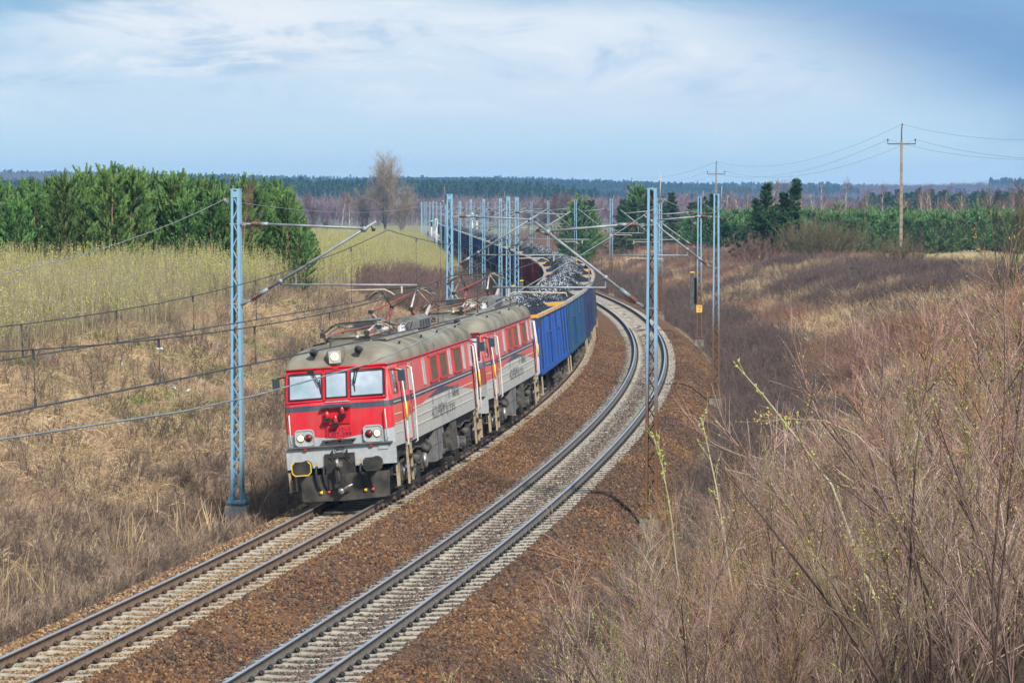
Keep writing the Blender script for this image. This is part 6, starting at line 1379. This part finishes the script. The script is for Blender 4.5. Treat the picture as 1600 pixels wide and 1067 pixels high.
def bare_tree(h, spread, bark, twig, stems=1, th=.012, nb=16, up=.5, fine=1.0, base_f=.25):
    base = np.zeros((stems, 3)); base[:, :2] = rng.normal(size=(stems, 2))*.12*(stems > 1); d = np.zeros((stems, 3)); d[:, :2] = rng.normal(size=(stems, 2))*(.18 if stems > 1 else .03); d[:, 2] = 1
    L = h*rng.uniform(.8, 1.0, stems) if stems > 1 else np.array([h]); P = arcs(base, d, L, 9, .01, .035); Vt, Ft = tubes(P, np.outer(np.full(stems, h*th), np.linspace(1, .15, 9)), 6)
    q, dd, f, i = children(P, nb, base_f, .97); B = arcs(q, dd*.5+ui(len(q))*spread+[0, 0, up], L[i]*.36*(1.12-f*.75), 6, .05, .08); Vb, Fb = tubes(B, np.outer(np.full(len(q), h*th*.32), np.linspace(1, .25, 6)), 4)
    q2, d2, f2, i2 = children(B, 9, .15, 1); C_ = arcs(q2, d2*.7+ui(len(q2))*.6+[0, 0, up*.4], h*.11*rng.uniform(.5, 1.3, len(q2)), 4, .03, .1); Vc, Fc = tubes(C_, np.outer(np.full(len(q2), h*th*.10*fine), [1, .8, .6, .4]), 3)
    q3, d3, f3, i3 = children(C_, 6, .1, 1); D_ = arcs(q3, d3*.7+ui(len(q3))*.7+[0, 0, up*.2], h*.055*rng.uniform(.5, 1.3, len(q3)), 3, .02, .1); Vd, Fd = ribbons(D_, np.outer(np.full(len(q3), h*th*.11*fine), [1, .8, .5]))
    return vmesh('trunk', [(Vt, Ft, 0)], [bark]), vmesh('crown', [(Vb, Fb, 0), (Vc, Fc, 1), (Vd, Fd, 1)], [bark, twig])
def tree_thing(name, meshes, X, Y, sc, label, cat, group=None, rz=None, sink=.1, zz=None):
    z = float(ground_z(X, Y)) if zz is None else zz; r = empty(name); r.matrix_world = Matrix.Translation((X, Y, z-sink)) @ Matrix.Rotation(random.uniform(0, 6.28) if rz is None else rz, 4, 'Z') @ Matrix.Diagonal((sc[0], sc[0], sc[1], 1))
    obj('trunk', meshes[0], r); obj('crown', meshes[1], r); tag(r, label, cat, group); return r
# ---- young pines on the left bank
PINES = [young_pine(5.5, 1.6) for _ in range(7)]
def left_pines():
    got = []; tries = 0
    while len(got) < 150 and tries < 9000:
        tries += 1; Y = random.uniform(138, 186); X = random.uniform(-.215*Y, -.066*Y)
        edge = -.0740*Y+.012*(Y-138)
        if X > edge or any((X-a)**2+(Y-b)**2 < 1.02**2 for a, b in got): continue
        got.append((X, Y))
    got.sort(key=lambda p: p[1]); fr_ = sorted([p for p in got if p[1] < 146], key=lambda p: p[0]/p[1])
    for k, (X, Y) in enumerate(got):
        px = 800+4300*X/Y; zt = 7.493-(float(np.interp(px, [-100, 60, 110, 190, 300, 400, 440, 470, 500], [285, 290, 272, 268, 283, 284, 292, 335, 385]))+random.uniform(-4, 34)-317.9)*Y/4300
        h = zt-float(ground_z(X, Y)); h = max(1.6, min(7.0, h)); front = Y < 146
        lab = 'young pine inside the dense stand on the left bank'; grp = 'young pines inside the dense stand on the left bank'
        if front: lab = f'young pine in the front row of the left stand, {ORD[fr_.index((X, Y))]} from the left'; grp = 'young pines along the front edge of the left stand'
        elif px > 430: lab = 'young pine at the low right end of the stand on the left bank'; grp = 'young pines at the right end of the left stand'
        tree_thing('young_pine', PINES[k % 7], X, Y, (h/5.5*random.uniform(.9, 1.1) if h > 3.5 else .75, h/5.5), lab, 'pine tree', grp)
left_pines()
_bt = bare_tree(5.2, .55, T_PBARK, T_BTWIG, 1, .010, 18, .3, .8, .3)
tree_thing('birch_tree', _bt, -13.6, 139, (1, 1), 'thin bare birch with a pinkish trunk before the right end of the pine stand', 'birch tree')
# ---- spruce clump, rounded bush and small bare trees on the right bank
SPR = [spruce(7.2, 2.3, -.2, .30, .8, 80), spruce(7.6, 1.45, .5, .32, .9, 70), spruce(7.5, 1.9, 0, .34, .5, 56), spruce(7.5, 2.2, .2, .36, .5, 56), spruce(5.0, 1.5, -.8, .40, .6, 70)]
zsp = float(ground_z(24.5, 258))
def spruce_clump():
    r = empty('spruce_tree'); r.location = (24.4, 258, zsp-.2)
    for (me, dx, sc, rz, lean) in ((SPR[0], -.2, (1.05, 1.05), 0, -.02), (SPR[1], 1.5, (1.1, 1.08), 0, .03), (SPR[0], -.9, (.8, .86), 2.2, -.12), (SPR[0], .75, (1.1, .93), 4, .03), (SPR[4], -1.2, (1.25, 1.0), 0, -.55)):
        M = Matrix.Translation((dx, random.uniform(-.4, .4), 0)) @ Matrix.Rotation(lean, 4, 'Y') @ Matrix.Rotation(rz, 4, 'Z') @ Matrix.Diagonal((sc[0], sc[0], sc[1], 1))
        for nm, mm in zip(('trunk', 'crown'), me): o = obj(nm, mm, r); o.matrix_local = M
    tag(r, 'dark spruce of several stems leaning out of the brush on the right bank', 'spruce tree')
spruce_clump()
def round_bush(X, Y, w, h, label, m=G_BRUSHG, n=60, name='bush'):
    n = int(n); base = np.zeros((n, 3)); base[:, :2] = rng.normal(size=(n, 2))*.18*w; d = np.zeros((n, 3)); d[:, :2] = base[:, :2]*1.6/w+rng.normal(size=(n, 2))*.35; d[:, 2] = 1
    P = arcs(base, d, h*rng.uniform(.75, 1.05, n), 7, -.03, .05); V, F = tubes(P, np.outer(np.full(n, .022), np.linspace(1, .4, 7)), 3); q, dd, f, i = children(P, 12, .25, 1); T = arcs(q, dd+ui(len(q))*.6+[0, 0, .2], rng.uniform(.3, .8, len(q))*h/3.5, 4, 0, .1); V2, F2 = tubes(T, np.outer(np.full(len(q), .013), [1, .8, .6, .5]), 3)
    q3, d3, _, _ = children(T, 4, .2, 1); U = arcs(q3, d3+ui(len(q3))*.6, np.full(len(q3), .22*h/3.5), 3, 0, .1); V3, F3 = ribbons(U, np.outer(np.full(len(q3), .018), [1, .8, .6]))
    r = empty(name); r.location = (X, Y, float(ground_z(X, Y))-.1); obj('branches', vmesh('branches', [(V, F, 0), (V2, F2, 0), (V3, F3, 0)], [m]), r); tag(r, label, 'bush'); return r
OLIVE = mat('olive_twig', (.10, .085, .045), (.155, .125, .07), scale=.5, rough=.85)
round_bush(26.6, 236, 5.2, 4.0, 'large rounded olive brown bush beside the dark spruce', OLIVE, 170)
round_bush(21.3, 238, 4.6, 2.9, 'rounded reddish brown bush left of the dark spruce', G_BRUSH, 80)
round_bush(28.0, 198, 3.0, 2.3, 'low brown bush left of the power pole', OLIVE, 60)
round_bush(33.0, 236, 3.4, 2.6, 'low dark bush at the foot of the power pole', OLIVE, 70)
_b1 = bare_tree(5.6, .75, T_MOSS, G_BRUSHG, 4, .011, 12, .45, 1.0, .15); tree_thing('bare_tree', _b1, 22.4, 124, (1, 1), 'bare tree with mossy green stems at the right edge', 'bare tree')
_b2 = bare_tree(3.6, .5, T_BARK, G_BRUSHG, 2, .008, 9, .5, 1.0, .2); tree_thing('bare_tree', _b2, 28.6, 196, (1, 1), 'small bare sapling right of the power pole', 'bare tree')
for k, (px, Y) in enumerate(((1235, 190), (1365, 185), (1500, 150))):
    tree_thing('bare_sapling', _b2, (px-800)*Y/4300, Y, (.7, .6), ['bare sapling between the dark spruce and the olive bush', 'pale bare sapling before the yellow field, left of the pole', 'bare sapling standing in the brush at the far right'][k], 'sapling')
# ---- pine plantation behind the field, birches behind it
PINES_R = [young_pine(4.8, 1.5, .8, T_PINE2) for _ in range(3)]
def plantation():
    k = 0
    for row, Y in enumerate((300, 303.5, 307)):
        for X in np.arange(23, 66, 1.55):
            x = X+random.uniform(-.4, .4); y = Y+random.uniform(-.8, .8); h = random.uniform(4.0, 4.8) if x > 33 else random.uniform(3.4, 4.5)
            front = row == 0; lab = 'young pine in the front row of the plantation behind the field' if front else 'young pine in a rear row of the plantation behind the field'
            tree_thing('young_pine', PINES_R[k % 3], x, y, (1.15, h/4.8), lab, 'pine tree', lab.replace('young pine', 'young pines')); k += 1
    def rows():
        pts = [(X+random.uniform(-.5, .5), Y+random.uniform(-1, 1)) for Y in np.arange(311, 348, 4) for X in np.arange(22, 74, 1.7)]; p = np.array(pts); z = ground_z(p[:, 0], p[:, 1]); n = len(p)
        ms = []
        for t, c in PINES_R:
            me = c.copy(); ms.append(me)
        tag(scatter('plantation_pines', np.stack([p[:, 0], p[:, 1], z], 1), np.stack([np.zeros(n), np.zeros(n), rng.uniform(0, 6.28, n)], 1), np.stack([np.full(n, 1.15), np.full(n, 1.15), rng.uniform(.80, 1.0, n)], 1), rng.integers(0, 3, n), ms), 'rear of the young pine plantation merging into one green mass', 'pine plantation')
    rows()
    BIR = [bare_tree(8, .5, T_BIRCH, T_BTWIG, 1 if j else 2, .009, 16, .55, 1.0, .35) for j in range(4)]
    for j in range(64):
        Y = random.uniform(352, 372); px = random.uniform(1125, 1650); X = (px-800)*Y/4300; sc = random.uniform(.72, 1.02); w = j % 3 == 0
        tree_thing('birch_tree', BIR[j % 4], X, Y, (sc*1.05, sc), 'bare birch with a white trunk behind the pine plantation', 'birch tree', 'birches behind the pine plantation')
    for j in range(16):
        Y = random.uniform(356, 380); X = (random.uniform(1120, 1660)-800)*Y/4300; h = random.uniform(5.0, 6.4)
        tree_thing('young_pine', PINES_R[j % 3], X, Y, (1.2, h/4.8), 'taller pine among the birches behind the plantation', 'pine tree', 'pines among the birches')
plantation()
# ---- dark conifers beyond the top of the curve
def centre_conifers():
    for j in range(34):
        Y = random.uniform(335, 420); px = random.uniform(880, 1120); X = (px-800)*Y/4300; dark = random.random() < np.interp(px, [880, 960, 1120], [.15, .75, .7]); h = random.uniform(5.5, 8.6)*(1 if px > 900 else .85)
        if dark: tree_thing('spruce_tree', SPR[2+j % 2], X, Y, (h/7.5*1.05, h/7.5), 'dark spruce in the clump beyond the top of the curve', 'spruce tree', 'dark spruces beyond the curve')
        else: tree_thing('pine_tree', PINES[j % 7], X, Y, (h/5.5*1.25, h/5.5), 'green pine in the clump beyond the top of the curve', 'pine tree', 'green pines beyond the curve')
centre_conifers()
# ---- big bare trees and birches at the left centre
BIG = bare_tree(18, .85, T_BARK, T_GTWIG, 7, .008, 24, .5, 1.4, .12); tree_thing('bare_tree', BIG, -32.2, 700, (1.2, 1.08), 'big bare willow with a wide brown crown left of the line in the distance', 'bare tree')
BIG2 = bare_tree(13, .6, T_BARK, T_GTWIG, 4, .010, 20, .5, 1.5, .12)
tree_thing('bare_tree', BIG2, -28.0, 690, (1.1, .95), 'lower bare tree leaning against the right of the big willow', 'bare tree'); tree_thing('bare_tree', BIG2, -37.5, 705, (1.0, .85), 'lower bare tree on the left side of the big willow', 'bare tree')
ALD = bare_tree(11, .6, T_BARK, T_DTWIG, 2, .011, 18, .45, 1.6, .3)
tree_thing('bare_tree', ALD, -42.0, 600, (.9, .95), 'dark round crowned alder between the pine stand and the birches', 'bare tree')
BI2 = bare_tree(9, .4, T_BIRCH, T_BTWIG, 1, .012, 16, .6, 1.5, .35)
tree_thing('birch_tree', BI2, -37.2, 600, (1, 1), 'left one of two slender white birches left of the big willow', 'birch tree'); tree_thing('birch_tree', BI2, -35.6, 604, (1, .9), 'right one of two slender white birches left of the big willow', 'birch tree')
for j, (px, Y, s_) in enumerate(((838, 520, .9), (868, 560, 1.1), (890, 540, 1.0), (905, 600, 1.2), (852, 640, 1.15), (820, 660, .9), (462, 560, .6), (480, 580, .55), (515, 620, .6), (560, 620, .55))):
    tree_thing('bare_tree', ALD, (px-800)*Y/4300, Y, (s_*.95, s_*.8), 'dark bare alder beyond the far end of the curve' if j < 6 else 'low bare tree in the wet ground left of the big willow', 'bare tree', 'dark alders beyond the curve' if j < 6 else 'low bare trees by the big willow')

# ================================================================ far woods (read as masses)
F_CON = mat('far_conifer', (.03, .075, .035), (.06, .115, .045), scale=.2, rough=.85, inst=.3, spec=.1)
F_DEC = mat('far_bare_wood', (.16, .10, .11), (.24, .155, .15), scale=.2, rough=.9, inst=.3, spec=.1)
F_TRUNK = mat('far_pale_trunk', (.26, .23, .21), (.18, .15, .14), scale=.5, rough=.9)
def far_conifer(h=15):
    n = 420; f = rng.random(n)**.8; R = 2.6*(1-f)**.7*np.where(f < .12, .6, 1)+.25; a = rng.uniform(0, 6.28, n); r = R*np.sqrt(rng.random(n)); c = np.stack([np.cos(a)*r, np.sin(a)*r, h*(.18+.80*f)], 1)
    d = np.stack([np.cos(a), np.sin(a), rng.normal(size=n)*.3+.25], 1); V, F = cards(c, d, rng.uniform(.35, .8, n), rng.uniform(.5, 1.2, n)); P = np.zeros((1, 3, 3)); P[0, :, 2] = [0, h*.5, h]; Vt, Ft = tubes(P, np.array([[.22, .15, .04]]), 4)
    return vmesh('far_conifer', [(V, F, 0), (Vt, Ft, 1)], [F_CON, T_BARK])
def far_bare(h=12):
    n = 9; base = np.zeros((n, 3)); base[:, 2] = rng.uniform(.15, .6, n)*h; d = np.concatenate([rng.normal(size=(n, 2))*.6, np.ones((n, 1))], 1); P = arcs(base, d, h*rng.uniform(.25, .5, n), 4, .03, .08); Vb, Fb = tubes(P, np.outer(np.full(n, .07), [1, .7, .5, .2]), 3)
    q, dd, f, i = children(P, 26, .05, 1); T = arcs(q, dd*.6+ui(len(q))*.7+[0, 0, .3], np.full(len(q), h*.10), 3, .02, .1); Vc, Fc = ribbons(T, np.outer(np.full(len(q), .085), [1, .8, .4])); Q = np.zeros((1, 3, 3)); Q[0, :, 2] = [0, h*.5, h*.9]; Vt, Ft = tubes(Q, np.array([[.16, .11, .03]]), 4)
    return vmesh('far_bare', [(Vb, Fb, 0), (Vc, Fc, 0), (Vt, Ft, 1)], [F_DEC, F_TRUNK])
FC = [far_conifer() for _ in range(4)]; FB = [far_bare() for _ in range(4)]
def wood(name, label, cat, region, step, meshes, smin, smax, dens=1.0, mask=None, ratio=None):
    x0, x1, y0, y1 = region; X, Y = np.meshgrid(np.arange(x0, x1, step), np.arange(y0, y1, step*1.25)); x = X.ravel()+rng.uniform(-.5, .5, X.size)*step; y = Y.ravel()+rng.uniform(-.5, .5, X.size)*step; k = (np.abs(x/y) < .235) & (rng.random(len(x)) < dens)
    if mask is not None: k &= mask(x, y)
    x, y = x[k], y[k]; z = ground_z(x, y); n = len(x); sc = rng.uniform(smin, smax, n)*(1-.25*(vnoise(x, y, 60, 2)-.5))
    if ratio is None: idx = rng.integers(0, len(meshes), n)
    else: idx = np.where(vnoise(x, y, 170, 6)+.25*vnoise(x, y, 40, 1) > ratio, rng.integers(4, 8, n), rng.integers(0, 4, n))
    return tag(scatter(name, np.stack([x, y, z-.3], 1), np.stack([np.zeros(n), np.zeros(n), rng.uniform(0, 6.28, n)], 1), np.stack([sc, sc, sc*rng.uniform(.85, 1.15, n)], 1), idx, meshes), label, cat)
wood('bare_wood', 'purple grey leafless wood behind the meadow at the end of the line', 'wood', (-260, 75, 960, 1240), 4.0, FB, .66, .98)
wood('bare_wood', 'purple leafless wood behind the birches on the right', 'wood', (60, 330, 900, 1100), 6.5, FB, .7, 1.0, .8)
wood('pine_wood', 'green pine wood on the rise at the left, behind the bare wood', 'wood', (-420, 62, 1420, 1720), 4.6, FC, .5, .82, 1, lambda x, y: x < 40-(y-1420)*.1+14*np.sin(y*.05))
wood('pine_wood', 'blue green pine wood on the right, before the far hills', 'wood', (105, 240, 820, 980), 4.2, FC, .5, .78, .9, lambda x, y: x > 112+(y-820)*.05)
wood('hill_wood', 'blue mixed wood covering the long hills on the horizon', 'wood', (-900, 900, 2050, 3750), 8.2, FC+FB, .46, .78, 1, None, .56)
tree_thing('bare_tree', BIG2, 420, 2900, (2.2, 1.7), 'round bare tree standing above the hill wood on the horizon', 'bare tree') if False else None
wood('hill_wood', 'dense edge of the wood along the top of the horizon hills', 'wood', (-900, 900, 3500, 3720), 6.5, FC, .45, .75, 1)

# ================================================================ air
def haze():
    m = bpy.data.materials.new('haze_air'); m.use_nodes = True; nt = m.node_tree; nt.nodes.clear(); out = nt.nodes.new('ShaderNodeOutputMaterial'); v = nt.nodes.new('ShaderNodeVolumePrincipled')
    v.inputs['Color'].default_value = (.30, .58, 1.0, 1); v.inputs['Density'].default_value = HAZE; v.inputs['Anisotropy'].default_value = .1; nt.links.new(v.outputs[0], out.inputs['Volume'])
    b = MB(); z0, z1 = -2.4, 68; b.box((0, 1950, (z0+z1)/2), (3560, 5240, z1-z0)); o = b.build('haze', m); o['kind'] = 'stuff'; o['label'] = 'thin blue air softening the far woods and hills'
HAZE = .00018
haze()
